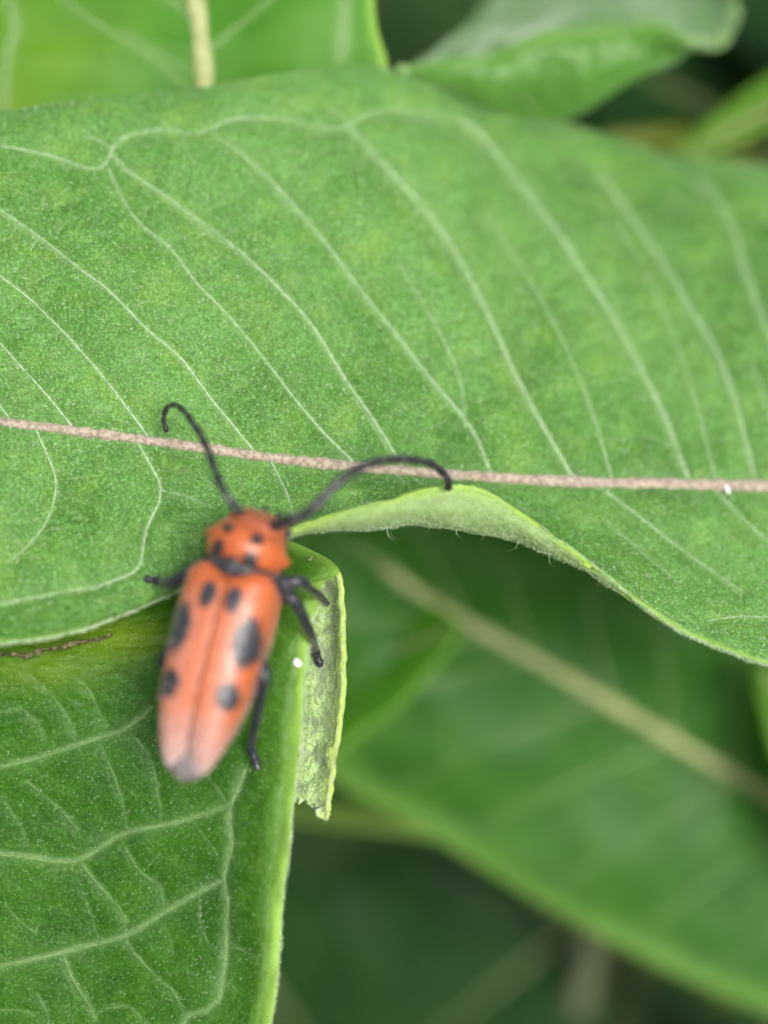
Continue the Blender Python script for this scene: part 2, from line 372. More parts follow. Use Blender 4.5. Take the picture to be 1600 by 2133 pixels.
VM = {
 'up': [
  ([(150,888),(100,825),(40,760),(0,715),(-90,630)], .16),
  ([(20,872),(-20,820),(-120,730)], .16),
  ([(305,905),(250,830),(185,750),(120,680),(60,620),(0,575),(-110,500)], .17),
  ([(525,935),(480,880),(420,805),(385,755),(305,685),(215,595),(180,570),(90,500),(0,437),(-90,390)], .19),
  ([(725,952),(650,875),(590,800),(525,715),(465,645),(412,592),(350,510),(290,465),(245,390),(225,347)], .16),
  ([(825,950),(775,870),(720,790),(645,672),(560,578),(490,515),(410,455),(330,397),(265,352),(234,322)], .20),
  ([(1020,980),(990,905),(955,855),(890,780),(830,700),(765,620),(715,552),(650,470),(590,402),(520,332),(450,285)], .19),
  ([(968,868),(962,800),(930,720),(880,630),(830,545)], .10),
  ([(1188,985),(1150,920),(1100,830),(1040,705),(990,600),(935,500),(865,412),(800,342),(735,266)], .25),
  ([(1272,985),(1240,880),(1200,775),(1140,645),(1080,545),(1010,440)], .13),
  ([(1432,990),(1390,880),(1335,765),(1275,655),(1205,550),(1140,450),(1060,348),(1000,280),(960,246)], .27),
  ([(1490,990),(1450,840),(1400,690),(1340,560),(1280,460)], .12),
  ([(1572,992),(1545,880),(1495,735),(1430,625),(1375,535),(1310,440),(1250,360)], .23),
  ([(1700,1000),(1650,820),(1600,690),(1555,560),(1510,440),(1465,375)], .24),
  ([(1640,1000),(1610,880),(1570,760)], .14),
  ([(-90,300),(0,305),(100,322),(220,345),(236,302),(330,270),(425,277),(462,255),(580,245),(722,264),(772,233),(880,235),(960,246),(1010,275)], .15),
  ([(180,285),(215,295),(234,308)], .12),
  ([(735,262),(690,230)], .1),
 ],
 'down': [
  ([(80,905),(100,950),(118,1005),(108,1062),(72,1122),(20,1170)], .13),
  ([(290,925),(310,965),(336,1012),(333,1040),(305,1100),(296,1150),(293,1178),(235,1210),(120,1235),(0,1258)], .19),
  ([(567,965),(590,1010),(605,1040),(609,1070)], .15),
  ([(340,1022),(380,1030),(430,1052)], .08),
  ([(820,985),(850,1010),(868,1040)], .10),
  ([(1260,1022),(1330,1075),(1400,1130),(1470,1180),(1545,1232)], .14),
  ([(1500,1030),(1545,1075),(1600,1128),(1680,1190)], .14),
  ([(1285,1108),(1330,1145),(1372,1182),(1410,1215)], .10),
  ([(1480,1292),(1540,1284),(1610,1286),(1700,1260)], .12),
 ]}
midrib_px = np.array([p[:2] for p in M_], float)
for grp in VM.values():                          # carry each side vein right into the midrib
    for i_, (pl, w) in enumerate(grp):
        p0, p1 = np.array(pl[0], float), np.array(pl[1], float)
        gap = abs(np.interp(p0[0], midrib_px[:, 0], midrib_px[:, 1]) - p0[1])
        if gap < 45: grp[i_] = ([tuple(p0 + (p0 - p1) / np.linalg.norm(p0 - p1) * (gap + 6))] + list(pl), w)
fine_px = []                                     # thin cross veins between the side veins
order = [1, 0, 2, 3, 4, 5, 6, 8, 9, 10, 11, 12, 13]
for ia, ib in zip(order[:-1], order[1:]):
    ca, cb = curve(VM['up'][ia][0], 60), curve(VM['up'][ib][0], 60)
    for f in np.arange(.08, .92, .085):
        f = f + rng.uniform(-.03, .03); pa = ca[int(np.clip(f, 0, 1) * 59)]; k_ = np.argmin(np.linalg.norm(cb - (pa + [60, -8 + rng.uniform(-30, 30)]), axis=1)); pb = cb[k_]
        if np.linalg.norm(pb - pa) > 260: continue
        mid_ = (pa + pb) / 2 + rng.uniform(-16, 16, 2); e_ = pb if rng.random() < .5 else mid_ * .5 + pb * .5
        fine_px.append(([pa, (pa + mid_) / 2 + rng.uniform(-6, 6, 2), mid_, e_], rng.uniform(.035, .055)))
for (pl, w), sgn in zip(VM['down'][:2], (1, 1)):
    c_ = curve(pl, 40)
    for f in np.arange(.15, .9, .1):
        a_ = c_[int(f * 39)]; d_ = np.array([rng.uniform(50, 110), rng.uniform(-10, 45)]) * rng.choice([-1, 1])
        fine_px.append(([a_, a_ + d_ * .5 + rng.uniform(-10, 10, 2), a_ + d_], rng.uniform(.035, .055)))
fp = px[..., :2].reshape(-1, 2)
vein = np.zeros(len(fp)); groove = np.zeros(len(fp))
flat_ok = (TT.ravel() < .88)
for grp in VM.values():
    for pl, w in grp:
        d = seg_dist(fp, curve(pl, 24)); wpx = w * 47
        vein = np.maximum(vein, (.42 * np.exp(-(d / (wpx * .5)) ** 2) + .09 * np.exp(-(d / (wpx * 2.6)) ** 2)) * np.clip(w / .2, .5, 1.1))
        groove = np.maximum(groove, np.exp(-(d / 16) ** 2) * w / .2)
pucker = np.full(len(fp), 1e9)
for grp in VM.values():
    for pl, w in grp: pucker = np.minimum(pucker, seg_dist(fp, curve(pl, 12)))
for pl, w in fine_px:
    sel = (np.abs(fp - np.mean(pl, axis=0)) < 260).all(1); d = seg_dist(fp[sel], curve(pl, 10))
    vein[sel] = np.maximum(vein[sel], .10 * np.exp(-(d / 4.5) ** 2)); groove[sel] = np.maximum(groove[sel], .35 * np.exp(-(d / 11) ** 2))
dm = seg_dist(fp, curve(midrib_px, 60)); pucker = np.minimum(pucker, dm)
pucker = (1 - np.exp(-(pucker / 42) ** 2)).reshape(SS.shape) * np.clip((.80 - TT) / .12, 0, 1)
groove = np.maximum(groove, 1.1 * np.exp(-(dm / 30) ** 2)); vein = np.maximum(vein, .12 * np.exp(-(dm / 30) ** 2))
vein *= flat_ok; groove *= flat_ok
vein = vein.reshape(SS.shape); groove = groove.reshape(SS.shape)
edge_t = np.minimum(TT, 1 - TT)
disp = -.17 * groove + .30 * pucker + .55 * noiseA(SS / 150, TT * 9) + .16 * noiseB(SS / 45 + 9, TT * 26) + .05 * noiseC(SS / 14, TT * 75)
fade = np.clip(edge_t / .05, 0, 1) * np.clip((SS + 1100) / 300, 0, 1) * np.clip((2500 - SS) / 300, 0, 1)
P = P + N0 * (disp * fade)[..., None] * MM
ragg = .05 * noiseC(SS / 9, TT * 0 + 3) + .10 * noiseA(SS / 33, TT * 0)
P = P + UP * (ragg * np.clip(1 - (1 - TT) / .05, 0, 1))[..., None] * MM
rim = np.maximum(np.exp(-((1 - TT) / .034) ** 2) * np.clip(.35 + (SS - 450) / 300, .35, .95), 0 * TT)
yel = .18 * np.clip(noiseB(SS / 60, TT * 22) * 2.4 - .25, 0, 1)
th = .32 * np.clip(np.minimum(edge_t / .02, 1), .75, 1) * MM + 0 * SS
SM = finish(Surf(), P, th, {'vein': vein, 'rim': rim, 'yellow': yel})
leaf_main = link('leaf', mesh_from('leaf', SM.V, SM.q, None, SM.A), M_MAIN, P1, 'large pale green downy leaf with pinkish tan midrib')
vein_part(SM, midrib_px[1:], .36, .66, M_MIDRIB, leaf_main, 'midrib', n=300, tmax=.75, lift=.0, flat=.7, ns=12)
for grp in VM.values():
    for pl, w in grp: vein_part(SM, pl, w * .54, w * .28, M_VEIN, leaf_main, tmax=.86, lift=.02, flat=.34, wob=.9)
tv, tq, tt3, o_ = [], [], [], 0
for pl, w in fine_px:
    P_, N_ = lookup(SM, curve(pl, 12), .86); V, q, t_ = tube(smooth_path(P_, 2), np.linspace(w, w * .6, 12) * MM / 2, 5, N_, .35); tv.append(V); tq.append(q + o_); tt3.append(t_ + o_); o_ += len(V)
link('fine_veins', mesh_from('fine_veins', np.concatenate(tv), np.concatenate(tq), np.concatenate(tt3)), M_VEIN_L, leaf_main, kind='stuff')
petP = curve([SM.P[-1, 10], (SM.P[-1, 10] + nodeM) / 2 + [0, 0, -.001], nodeM + [.004, 0, 0]], 12)
V, q, tt = tube(petP, np.linspace(1.2, 1.6, 12) * MM, 10); link('petiole', mesh_from('petiole', V, q, tt), M_STEM, leaf_main)
# down on the leaf: short white hairs
vis = (SM.px[..., 0] > -60) & (SM.px[..., 0] < 1660)
pos = SM.P[vis & (TT < .97)]; nrm = SM.N[vis & (TT < .97)]
area = np.linalg.norm(np.cross(np.gradient(SM.P, axis=0), np.gradient(SM.P, axis=1)), axis=-1)
wt = (area * (.6 + 1.2 * np.clip(noiseA(SS / 50, TT * 20) + .5, 0, 1)))[vis & (TT < .97)]
add_hairs('fine_hairs', pos, nrm, 44000, .15, .021, leaf_main, lean=1.6, wts=wt)
mg = vis & (TT > .985)
add_hairs('edge_hairs', SM.P[mg], norm(SM.N[mg] * .4 - UP * .8), 9000, .20, .016, leaf_main, lean=.7)
und = vis & (TT > .86) & (SS > 560) & (SS < 1300)
add_hairs('underside_hairs', SM.P[und] - SM.N[und] * .3 * MM, -SM.N[und], 6000, .17, .013, leaf_main, lean=1.2, wts=area[und])
lh = vis & (TT > .84) & (TT < .9) & (SS > 640) & (SS < 1280)
add_hairs('long_hairs', SM.P[lh] - SM.N[lh] * .3 * MM, norm(-SM.N[lh] * .3 - UP), 16, .75, .018, leaf_main, lean=.7)

# ================================================================== PLANT 2: the lower leaf that the beetle stands on
nodeL = unp([-620, 3150, 84.0]); foot2 = ground_under(nodeL + [-.02, -.01, 0])
P2 = plant('milkweed plant with the deep green leaf that the red beetle stands on', foot2)
stem_obj(P2, [foot2, foot2 * .5 + nodeL * .5, nodeL + [-.003, 0, 0], nodeL + [-.004, -.004, .02]], 5, 3, M_STEM)
sy = np.array([3100, 2600, 2133, 1900, 1700, 1500, 1350, 1230, 1120, 980.])
R3 = [(-560,3100,84),(420,2600,80.5),(563,2133,79.0),(588,1900,78.6),(610,1700,78.4),(632,1500,78.3),(644,1350,78.4),(668,1225,79.2),(676,1160,80.0),(250,980,84)]
R2 = [(-560,3100,84),(390,2600,80.0),(535,2133,78.55),(560,1900,78.1),(582,1700,77.9),(604,1500,77.8),(616,1350,77.9),(634,1230,78.7),(630,1160,79.8),(250,980,84)]
R1 = [(-560,3100,84),(310,2600,80.2),(470,2133,79.1),(490,1900,78.8),(500,1700,78.6),(510,1500,78.5),(510,1350,78.7),(500,1230,79.7),(480,1140,81),(250,980,84)]
R0 = [(-560,3100,84),(0,2600,81),(200,2133,80.2),(210,1900,80.0),(215,1700,79.7),(215,1500,79.4),(215,1370,79.4),(230,1260,80.6),(240,1130,82),(250,980,84)]
Q0 = [(-560,3100,84),(-250,2600,82),(-60,2133,81),(-40,1900,80.4),(-30,1700,80),(-30,1500,79.5),(-20,1370,79.6),(20,1260,81.2),(100,1130,82.6),(250,980,84)]
MR = [(-560,3100,84),(-500,2600,83),(-400,2133,82),(-360,1900,81.5),(-300,1700,81.2),(-220,1500,81),(-150,1370,81.4),(-60,1260,82.5),(60,1130,83.2),(250,980,84)]
QL = [(-560,3100,84),(-1000,2600,81.5),(-1000,2133,80),(-950,1900,80),(-850,1700,80),(-700,1500,80.5),(-500,1370,81.5),(-300,1260,82.6),(-60,1130,83.6),(250,980,84)]
tk2 = np.array([0, .25, .42, .58, .82, .94, 1.])
s2 = np.unique(np.r_[np.linspace(0, 2, 40), np.linspace(2, 8, 330), np.linspace(8, 9, 20)]); t2 = np.unique(np.r_[np.linspace(0, .36, 40), np.linspace(.36, 1, 260)])
rails2 = [QL, MR, Q0, R0, R1, R2, R3]
P = loft(rails2, np.arange(10.), tk2, s2, t2); SS, TT = np.meshgrid(s2, t2, indexing='ij')
px = proj(P); N0 = grid_normals(P); N0 = N0 if (N0 @ -FWD).mean() > 0 else -N0
k7 = lambda L: [(x * .475, 1300 + y * .475) for x, y in L]
VL = [
 (k7([(-180,680),(0,630),(120,600),(250,560),(400,510),(550,460),(660,370)]), .17),
 (k7([(-160,1000),(0,1010),(130,1026),(340,1040),(440,985),(550,918),(700,888),(850,850),(985,805)]), .19),
 (k7([(-180,1545),(0,1500),(250,1448),(400,1410),(550,1370),(700,1280),(850,1190),(965,1130)]), .20),
 (k7([(1075,640),(1050,710),(1010,800),(1015,900),(1020,970),(980,1120),(1000,1200),(995,1300),(992,1400),(980,1530),(940,1680),(820,1722),(790,1790)]), .19),
 (k7([(360,1055),(420,1130),(490,1210),(560,1310)]), .09), (k7([(550,985),(620,1095),(690,1140),(722,1240)]), .09),
 (k7([(280,1460),(330,1580),(380,1650),(420,1735)]), .11), (k7([(550,1390),(600,1460),(680,1540),(760,1610),(812,1715)]), .11),
 (k7([(120,690),(200,760),(280,830),(345,905)]), .08), (k7([(450,545),(490,640),(530,760),(555,910)]), .09),
 (k7([(130,225),(210,300),(280,380),(335,490)]), .07), (k7([(365,255),(410,330),(440,400),(475,445)]), .07),
 (k7([(560,470),(650,570),(680,680),(710,880)]), .08), (k7([(0,390),(80,375),(150,420),(205,520)]), .07),
 (k7([(30,800),(90,890),(130,1010)]), .07), (k7([(850,855),(900,940),(960,1010)]), .06), (k7([(870,1200),(880,1330),(930,1420),(975,1440)]), .07),
 (k7([(1000,1400),(1060,1430),(1130,1470)]), .08), (k7([(1020,970),(1080,960)]), .07), (k7([(1000,800),(960,730),(890,650)]), .07),
 (k7([(0,1690),(120,1700),(200,1740)]), .08), (k7([(420,1720),(460,1690),(560,1680),(640,1754)]), .09), (k7([(160,1620),(200,1680),(215,1760)]), .07),
 (k7([(20,1230),(90,1310),(160,1360)]), .06), (k7([(360,1180),(400,1280),(430,1400)]), .06), (k7([(700,1290),(740,1370),(760,1450)]), .05),
]
fp = px[..., :2].reshape(-1, 2); vein = np.zeros(len(fp)); groove = np.zeros(len(fp))
for pl, w in VL:
    d = seg_dist(fp, curve(pl, 16)); wpx = w * 47
    vein = np.maximum(vein, (.28 * np.exp(-(d / (wpx * .7)) ** 2) + .10 * np.exp(-(d / (wpx * 2.2)) ** 2)) * np.clip(w / .18, .45, 1.1))
    groove = np.maximum(groove, np.exp(-(d / 12) ** 2) * w / .18)
vein = vein.reshape(SS.shape); groove = groove.reshape(SS.shape)
fade = np.clip(np.minimum(TT, 1 - TT) / .06, 0, 1) * np.clip(SS / .5, 0, 1) * np.clip((9 - SS) / .5, 0, 1)
disp = -.13 * groove + .5 * noiseB(SS * 1.3, TT * 7) + .15 * noiseA(SS * 5, TT * 22 + 4) + .05 * noiseC(SS * 17, TT * 60)
P = P + N0 * (disp * fade)[..., None] * MM
P = P + RIGHT * (.10 * noiseC(SS * 4, TT * 0) * np.clip(1 - (1 - TT) / .05, 0, 1))[..., None] * MM
pp = proj(P)
yel = .45 * np.exp(-((pp[..., 0] - 250) / 150) ** 2 - ((pp[..., 1] - 1325) / 45) ** 2) + .3 * np.exp(-((pp[..., 0] - 60) / 160) ** 2 - ((pp[..., 1] - 1390) / 50) ** 2)
rim = np.clip((np.exp(-((1 - TT) / .042) ** 2) * .75 + .25 * np.exp(-((1 - TT) / .09) ** 2)) * (.85 + .5 * noiseB(SS * 6, TT * 40)), 0, 1) * np.clip((7.6 - SS) / 1.2, .65, 1)
SL = finish(Surf(), P, .34 * MM + 0 * SS, {'vein': vein, 'rim': rim, 'yellow': yel})
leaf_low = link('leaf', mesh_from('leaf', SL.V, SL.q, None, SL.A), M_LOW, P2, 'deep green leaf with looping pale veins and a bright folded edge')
for pl, w in VL: vein_part(SL, pl, w * .56, w * .32, M_VEIN_L, leaf_low, lift=0., flat=.30, wob=1.)
vein_part(SL, [p[:2] for p in MR], .9, .3, M_MIDRIB_G, leaf_low, 'midrib', n=120, lift=.05, flat=.7, ns=10)
V, q, tt = tube(curve([SL.P[0, 20], nodeL + [-.002, 0, 0]], 6), np.array([1.3] * 6) * MM, 10); link('petiole', mesh_from('petiole', V, q, tt), M_STEM, leaf_low)
vis = (SL.px[..., 0] > -40) & (SL.px[..., 1] < 2170) & (SL.px[..., 1] > 1280)
area = np.linalg.norm(np.cross(np.gradient(SL.P, axis=0), np.gradient(SL.P, axis=1)), axis=-1)
v2 = vis & (TT < .97)
add_hairs('fine_hairs', SL.P[v2], SL.N[v2], 6000, .12, .014, leaf_low, lean=1.5, wts=area[v2])
mg = vis & (TT > .985)
add_hairs('edge_hairs', SL.P[mg], norm(SL.N[mg] * .4 + RIGHT * .9), 3500, .14, .014, leaf_low, lean=.6)

# the folded-over strip at its edge, pale underside showing
fs = np.arange(9.)
FR = [(672,1166,79.4),(700,1200,79.6),(708,1255,79.7),(711,1335,79.7),(712,1420,79.8),(703,1510,79.9),(692,1590,80),(683,1645,80.1),(675,1708,80.2)]
FM = [(655,1170,79.0),(682,1205,80.3),(686,1260,80.8),(684,1335,80.9),(680,1420,81),(672,1510,81),(664,1590,81),(660,1640,80.9),(667,1692,80.4)]
FL = [(635,1172,79.2),(650,1210,80.6),(648,1265,81.2),(642,1340,81.4),(636,1420,81.5),(632,1510,81.5),(626,1590,81.4),(630,1640,81.2),(650,1672,80.6)]
FZ = [(600,1190,79.9),(600,1230,80.8),(592,1280,81.6),(585,1345,81.8),(580,1420,81.9),(576,1510,81.9),(572,1590,81.8),(576,1630,81.6),(610,1662,81.0)]
tl = np.linspace(.6, -1.5, 9)
FR, FM, FL, FZ = [[(x, y, d + (k_ if d_ else 0)) for (x, y, d), k_ in zip(r_, tl)] for r_, d_ in ((FR, 1), (FM, 1), (FL, 1), (FZ, 1))]
sF = np.linspace(0, 8, 150); tF = np.linspace(0, 1, 44)
P = loft([FZ, FL, FM, FR], fs, np.array([0, .35, .68, 1.]), sF, tF); SS, TT = np.meshgrid(sF, tF, indexing='ij')
N0 = grid_normals(P); N0 = N0 if (N0 @ -FWD).mean() > 0 else -N0
cell = np.abs(noiseA(SS * 7, TT * 9)) * 2
fade = np.clip((1 - TT) / .08, 0, 1)
P = P + N0 * ((.28 * noiseB(SS * 3, TT * 4) + .10 * np.clip(cell, 0, .6) + .05 * noiseC(SS * 14, TT * 16)) * fade)[..., None] * MM
P = P + RIGHT * (.06 * noiseC(SS * 5, TT * 0 + 2) * np.clip(1 - (1 - TT) / .1, 0, 1))[..., None] * MM
SF = finish(Surf(), P, .25 * MM + 0 * SS, {'vein': 0 * SS, 'rim': np.maximum(np.exp(-((1 - TT) / .14) ** 2), .7 * np.clip(1.2 - SS, 0, 1)), 'yellow': 0 * SS})
SF.A['under'][:] = 1.
flap = link('folded_strip', mesh_from('folded_strip', SF.V, SF.q, None, SF.A), None, leaf_low, 'pale downy strip of leaf edge turned over')
M_FLAP = None
def flap_mat():
    b = NB('leaf_underside'); 
    wob = b.n.new('ShaderNodeVectorMath'); wob.operation = 'ADD'
    nz = b.n.new('ShaderNodeTexNoise'); b.l.new(b.co, nz.inputs['Vector']); nz.inputs['Scale'].default_value = 2500
    sc = b.n.new('ShaderNodeVectorMath'); sc.operation = 'SCALE'; b.l.new(nz.outputs['Color'], sc.inputs[0]); sc.inputs['Scale'].default_value = .0005
    b.l.new(b.co, wob.inputs[0]); b.l.new(sc.outputs[0], wob.inputs[1])
    v = b.vor(2900, 'DISTANCE_TO_EDGE', wob.outputs[0])
    c = b.mix(b.ramp(v, .0, .07), (.30, .45, .13), (.54, .74, .32))
    c = b.mix(b.ramp(b.noise(1200, 3), .45, .62), c, (.36, .46, .26))
    c = b.mix(b.attr('rim'), c, (.50, .66, .14))
    bp = b.bump(b.ramp(v, 0, .2), .00012, .35)
    p = b.pbsdf(Base_Color=c, Roughness=.6, Normal=bp, Sheen_Weight=.3)
    tr = b.n.new('ShaderNodeBsdfTranslucent'); b.l.new(c, tr.inputs[0])
    return b.out(b.mixsh(.25, p.outputs[0], tr.outputs[0]))
flap.data.materials.append(flap_mat())
mg = TT > .96
add_hairs('edge_hairs', SF.P[mg], norm(SF.N[mg] * .3 + RIGHT), 2600, .16, .014, leaf_low, lean=.7)
add_hairs('strip_hairs', SF.P[TT < .96], SF.N[TT < .96], 2600, .14, .014, leaf_low, lean=1.3)

# withered brown rim along the eaten edge of the upper leaf
wp = curve([(-30,1368),(20,1362),(60,1366),(90,1352),(125,1350),(160,1338),(205,1332),(232,1322)], 60)
wp3 = unp(np.c_[wp, np.full(60, 78.6)])
bmV, bmQ, bmT = tube(wp3, (.015 + .16 * np.clip(noiseA(np.arange(60) * .40, np.zeros(60)) + .15, 0, 1) + .04 * rng.random(60)) * MM, 9)
bmV = bmV + rng.normal(0, .035 * MM, bmV.shape)
link('withered_rim', mesh_from('withered_rim', bmV, bmQ, bmT), M_BROWN, leaf_main, 'brown withered rim along the eaten edge')

# ================================================================== drops of latex
def blob(name, c, n, r, flat, mat, label, group=None, seed=1, stretch=None):
    bm = bmesh.new(); bmesh.ops.create_icosphere(bm, subdivisions=3, radius=1)
    n = Vector(n); qt = n.to_track_quat('Z', 'Y'); rr = random.Random(seed); ph = [rr.uniform(0, 6) for _ in range(4)]
    for v in bm.verts:
        k = 1 + .10 * math.sin(3 * v.co.x + ph[0]) + .08 * math.sin(4 * v.co.y + ph[1])
        co = Vector((v.co.x * k * (stretch or 1), v.co.y * k, v.co.z * flat)); v.co = (qt @ co) * r
    me = bpy.data.meshes.new(name); bm.to_mesh(me); bm.free()
    for p_ in me.polygons: p_.use_smooth = True
    me.materials.append(mat); o = bpy.data.objects.new(name, me); col.objects.link(o); o.location = Vector(ANCHOR) + Vector(c)
    o['label'] = label; o['category'] = 'droplet'
    return o
p, n = lookup(SL, [(617, 1381)]); blob('latex_droplet', p[0] + n[0] * .1 * MM, n[0], .22 * MM, .7, M_LATEX, 'round white droplet on the bright leaf edge beside the beetle')
p, n = lookup(SM, [(1512, 1024)], .75); blob('latex_droplet', p[0] + n[0] * .24 * MM, n[0], .14 * MM, .3, M_LATEX, 'flat white smear on the tan midrib of the upper leaf', seed=4, stretch=2.0)

# ================================================================== the beetle
# local frame in mm: y towards the head, x to its right side, z up from the level of the wing-case rims
A_TILT, A_ROLL = R(9), R(11)
fx, fy = .24, .971
Fc = np.array([fx * math.cos(A_TILT), fy * math.cos(A_TILT), -math.sin(A_TILT)])     # camera axes: right, up, towards camera
N_c = np.array([0, 0, 1.]) - Fc * Fc[2]; N_c /= np.linalg.norm(N_c)
Rc = np.cross(Fc, N_c)
N_c2 = N_c * math.cos(A_ROLL) - Rc * math.sin(A_ROLL); Rc2 = np.cross(Fc, N_c2)
cam2w = np.stack([RIGHT, UP, -FWD], 0)
BF, BR, BN = Fc @ cam2w, Rc2 @ cam2w, N_c2 @ cam2w
B0 = unp([478, 1172, 73.6]) - BN * 1.85 * MM
def b2w(p): p = np.asarray(p, float) * MM; return B0 + p[..., 0:1] * BR + p[..., 1:2] * BF + p[..., 2:3] * BN
def w2b(w): d = np.asarray(w, float) - B0; return np.stack([d @ BR, d @ BF, d @ BN], -1) / MM
def onleaf(S, x, y, up=.12, tmax=None):
    p, n = lookup(S, [(x, y)], tmax); return w2b(p[0] + n[0] * up * MM)
def pxb(x, y, d): return w2b(unp([x, y, d]))
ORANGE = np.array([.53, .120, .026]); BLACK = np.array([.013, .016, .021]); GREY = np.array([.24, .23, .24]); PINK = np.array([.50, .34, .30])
# body rings: y, half width, z centre, half height
rings = np.array([(-8.95,.3,.35,.16),(-8.7,.7,.32,.32),(-7.9,1.05,.25,.5),(-6.2,1.35,.15,.85),(-4.5,1.55,0,1.05),(-2.5,1.62,-.15,1.25),(-.8,1.6,-.1,1.35),(-.15,1.42,.05,1.38),(.12,1.40,.15,1.40),
  (.36,1.56,.25,1.52),(.85,1.72,.28,1.60),(1.25,1.80,.28,1.60),(1.65,1.66,.25,1.55),(2.0,1.52,.18,1.46),(2.2,1.44,.10,1.38),(2.4,1.42,.02,1.35),(2.65,1.38,-.12,1.30),(2.95,1.25,-.32,1.18),(3.2,.98,-.55,.95),(3.36,.6,-.7,.6),(3.42,.2,-.75,.2)])
yy = np.unique(np.r_[np.linspace(-8.95, 0, 46), np.linspace(0, 3.42, 60)]); rg = herm(rings[:, 1:], rings[:, 0], yy)
BEND = R(-9)
def bend(p):
    p = np.array(p, float); p[..., 1] = np.where(p[..., 1] > 0, p[..., 1] * .80, p[..., 1]); k = np.clip(p[..., 1] / .4, 0, 1) * BEND; c, s_ = np.cos(k), np.sin(k)
    x, y = p[..., 0].copy(), p[..., 1].copy(); p[..., 0] = x * c - y * s_; p[..., 1] = x * s_ + y * c; return p
def unbend(p):
    p = np.array(p, float); k = -np.clip(p[..., 1] / .4, 0, 1) * BEND; c, s_ = np.cos(k), np.sin(k)
    x, y = p[..., 0].copy(), p[..., 1].copy(); p[..., 0] = x * c - y * s_; p[..., 1] = x * s_ + y * c; p[..., 1] = np.where(p[..., 1] > 0, p[..., 1] / .80, p[..., 1]); return p
na = 56; a = np.linspace(0, 2*np.pi, na, endpoint=False)
cs, sn = np.cos(a), np.sin(a); ex = .82
Vb = np.stack([rg[:, 0:1] * .95 * np.sign(cs) * np.abs(cs) ** ex, np.repeat(yy[:, None], na, 1), rg[:, 1:2] + rg[:, 2:3] * np.sign(sn) * np.abs(sn) ** ex], -1)
# a raised cushion in the middle of the pronotum and a small knob on each side of it
xx, y_, z_ = Vb[..., 0], Vb[..., 1], Vb[..., 2]
Vb[..., 2] += .16 * np.exp(-(xx / .75) ** 2 - ((y_ - 1.15) / .7) ** 2) * (z_ > .6)
Vb[..., 0] += .28 * np.sign(xx) * np.exp(-((y_ - 1.2) / .38) ** 2 - ((z_ - .35) / .5) ** 2)
Vb[..., 2] -= .10 * np.exp(-((y_ - 2.22) / .10) ** 2) + .10 * np.exp(-((y_ - .22) / .10) ** 2) * (z_ > 0)
# brow between the antennae
Vb = bend(Vb)
nr = len(yy); i = np.arange(nr - 1)[:, None] * na + np.arange(na)[None]; j = np.arange(nr - 1)[:, None] * na + (np.arange(na) + 1)[None] % na
bq = [np.stack([i, j, j + na, i + na], -1).reshape(-1, 4)]; bV = [Vb.reshape(-1, 3)]; bt = []
c0 = len(bV[0]); bV.append(np.array([bend([0, -9.0, .35]), bend([0, 3.45, -.75])])); 
for k in range(na): bt += [[c0, (k + 1) % na, k], [c0 + 1, (nr - 1) * na + k, (nr - 1) * na + (k + 1) % na]]
off = c0 + 2
# legs: hip, knee, ankle, tip of the foot
legs = [
 ([(-.9,.9,-.9), pxb(392,1196,75.4), pxb(352,1216,76.0), onleaf(SM,336,1213,.12,.9), onleaf(SM,303,1207,.08,.9)], 'front'),
 ([(.9,.7,-.9), pxb(578,1218,75.7), pxb(628,1208,75.6), pxb(642,1224,76.6), pxb(664,1238,77.8), onleaf(SF,684,1257,.08)], 'front'),
 ([(1.0,-.6,-1.0), pxb(588,1240,75.7), pxb(612,1246,75.3), pxb(634,1290,76.5), pxb(648,1322,77.4), onleaf(SF,656,1350,.25), onleaf(SF,670,1388,.08)], 'mid'),
 ([(1.0,-3.4,-.9), pxb(545,1385,74.7), pxb(551,1410,74.3), pxb(540,1465,75.4), pxb(527,1528,76.6), onleaf(SL,527,1558,.16), onleaf(SL,540,1602,.08)], 'hind'),
 ([(-1.0,-1.8,-1.0), pxb(356,1358,75.8), pxb(336,1374,76.0), onleaf(SL,362,1415,.16), onleaf(SL,378,1440,.08)], 'mid'),
 ([(-1.0,-3.6,-.9), pxb(372,1440,75.4), pxb(366,1475,75.6), onleaf(SL,390,1545,.16), onleaf(SL,398,1575,.08)], 'hind'),
]
rad = {5: [.34, .36, .25, .18, .15], 6: [.34, .36, .27, .20, .16, .12], 7: [.34, .36, .28, .24, .20, .22, .17]}
leg_paths = []
for pts, kind in legs:
    pts = np.array([np.asarray(p_, float) for p_ in pts]); k = np.r_[0, np.cumsum(np.linalg.norm(np.diff(pts, axis=0), axis=1))]
    tt_ = np.linspace(0, k[-1], 44); pc = np.stack([np.interp(tt_, k, pts[:, m_]) for m_ in range(3)], -1); pc = smooth_path(pc, 3)
    rr = np.interp(tt_, k, rad[len(pts)]); 
    foot_ = tt_ > k[-2]; rr = rr * np.where(foot_, 1 + .22 * np.sin((tt_ - k[-2]) * 13), 1)
    V, q, t_ = tube(pc, rr, 12); bV.append(V); bq.append(q + off); bt += list(t_ + off); off += len(V); leg_paths.append((pc, rr))
me = mesh_from('raw', np.concatenate(bV), np.concatenate(bq), np.array(bt))
tmp = bpy.data.objects.new('tmp', me); col.objects.link(tmp)
md = tmp.modifiers.new('r', 'REMESH'); md.mode = 'VOXEL'; md.voxel_size = .055
sm = tmp.modifiers.new('s', 'SMOOTH'); sm.iterations = 3; sm.factor = .5
ev = tmp.evaluated_get(bpy.context.evaluated_depsgraph_get()); me2 = bpy.data.meshes.new_from_object(ev)
bpy.data.objects.remove(tmp)
co = np.empty(len(me2.vertices) * 3, np.float32); me2.vertices.foreach_get('co', co); co = co.reshape(-1, 3).astype(float)
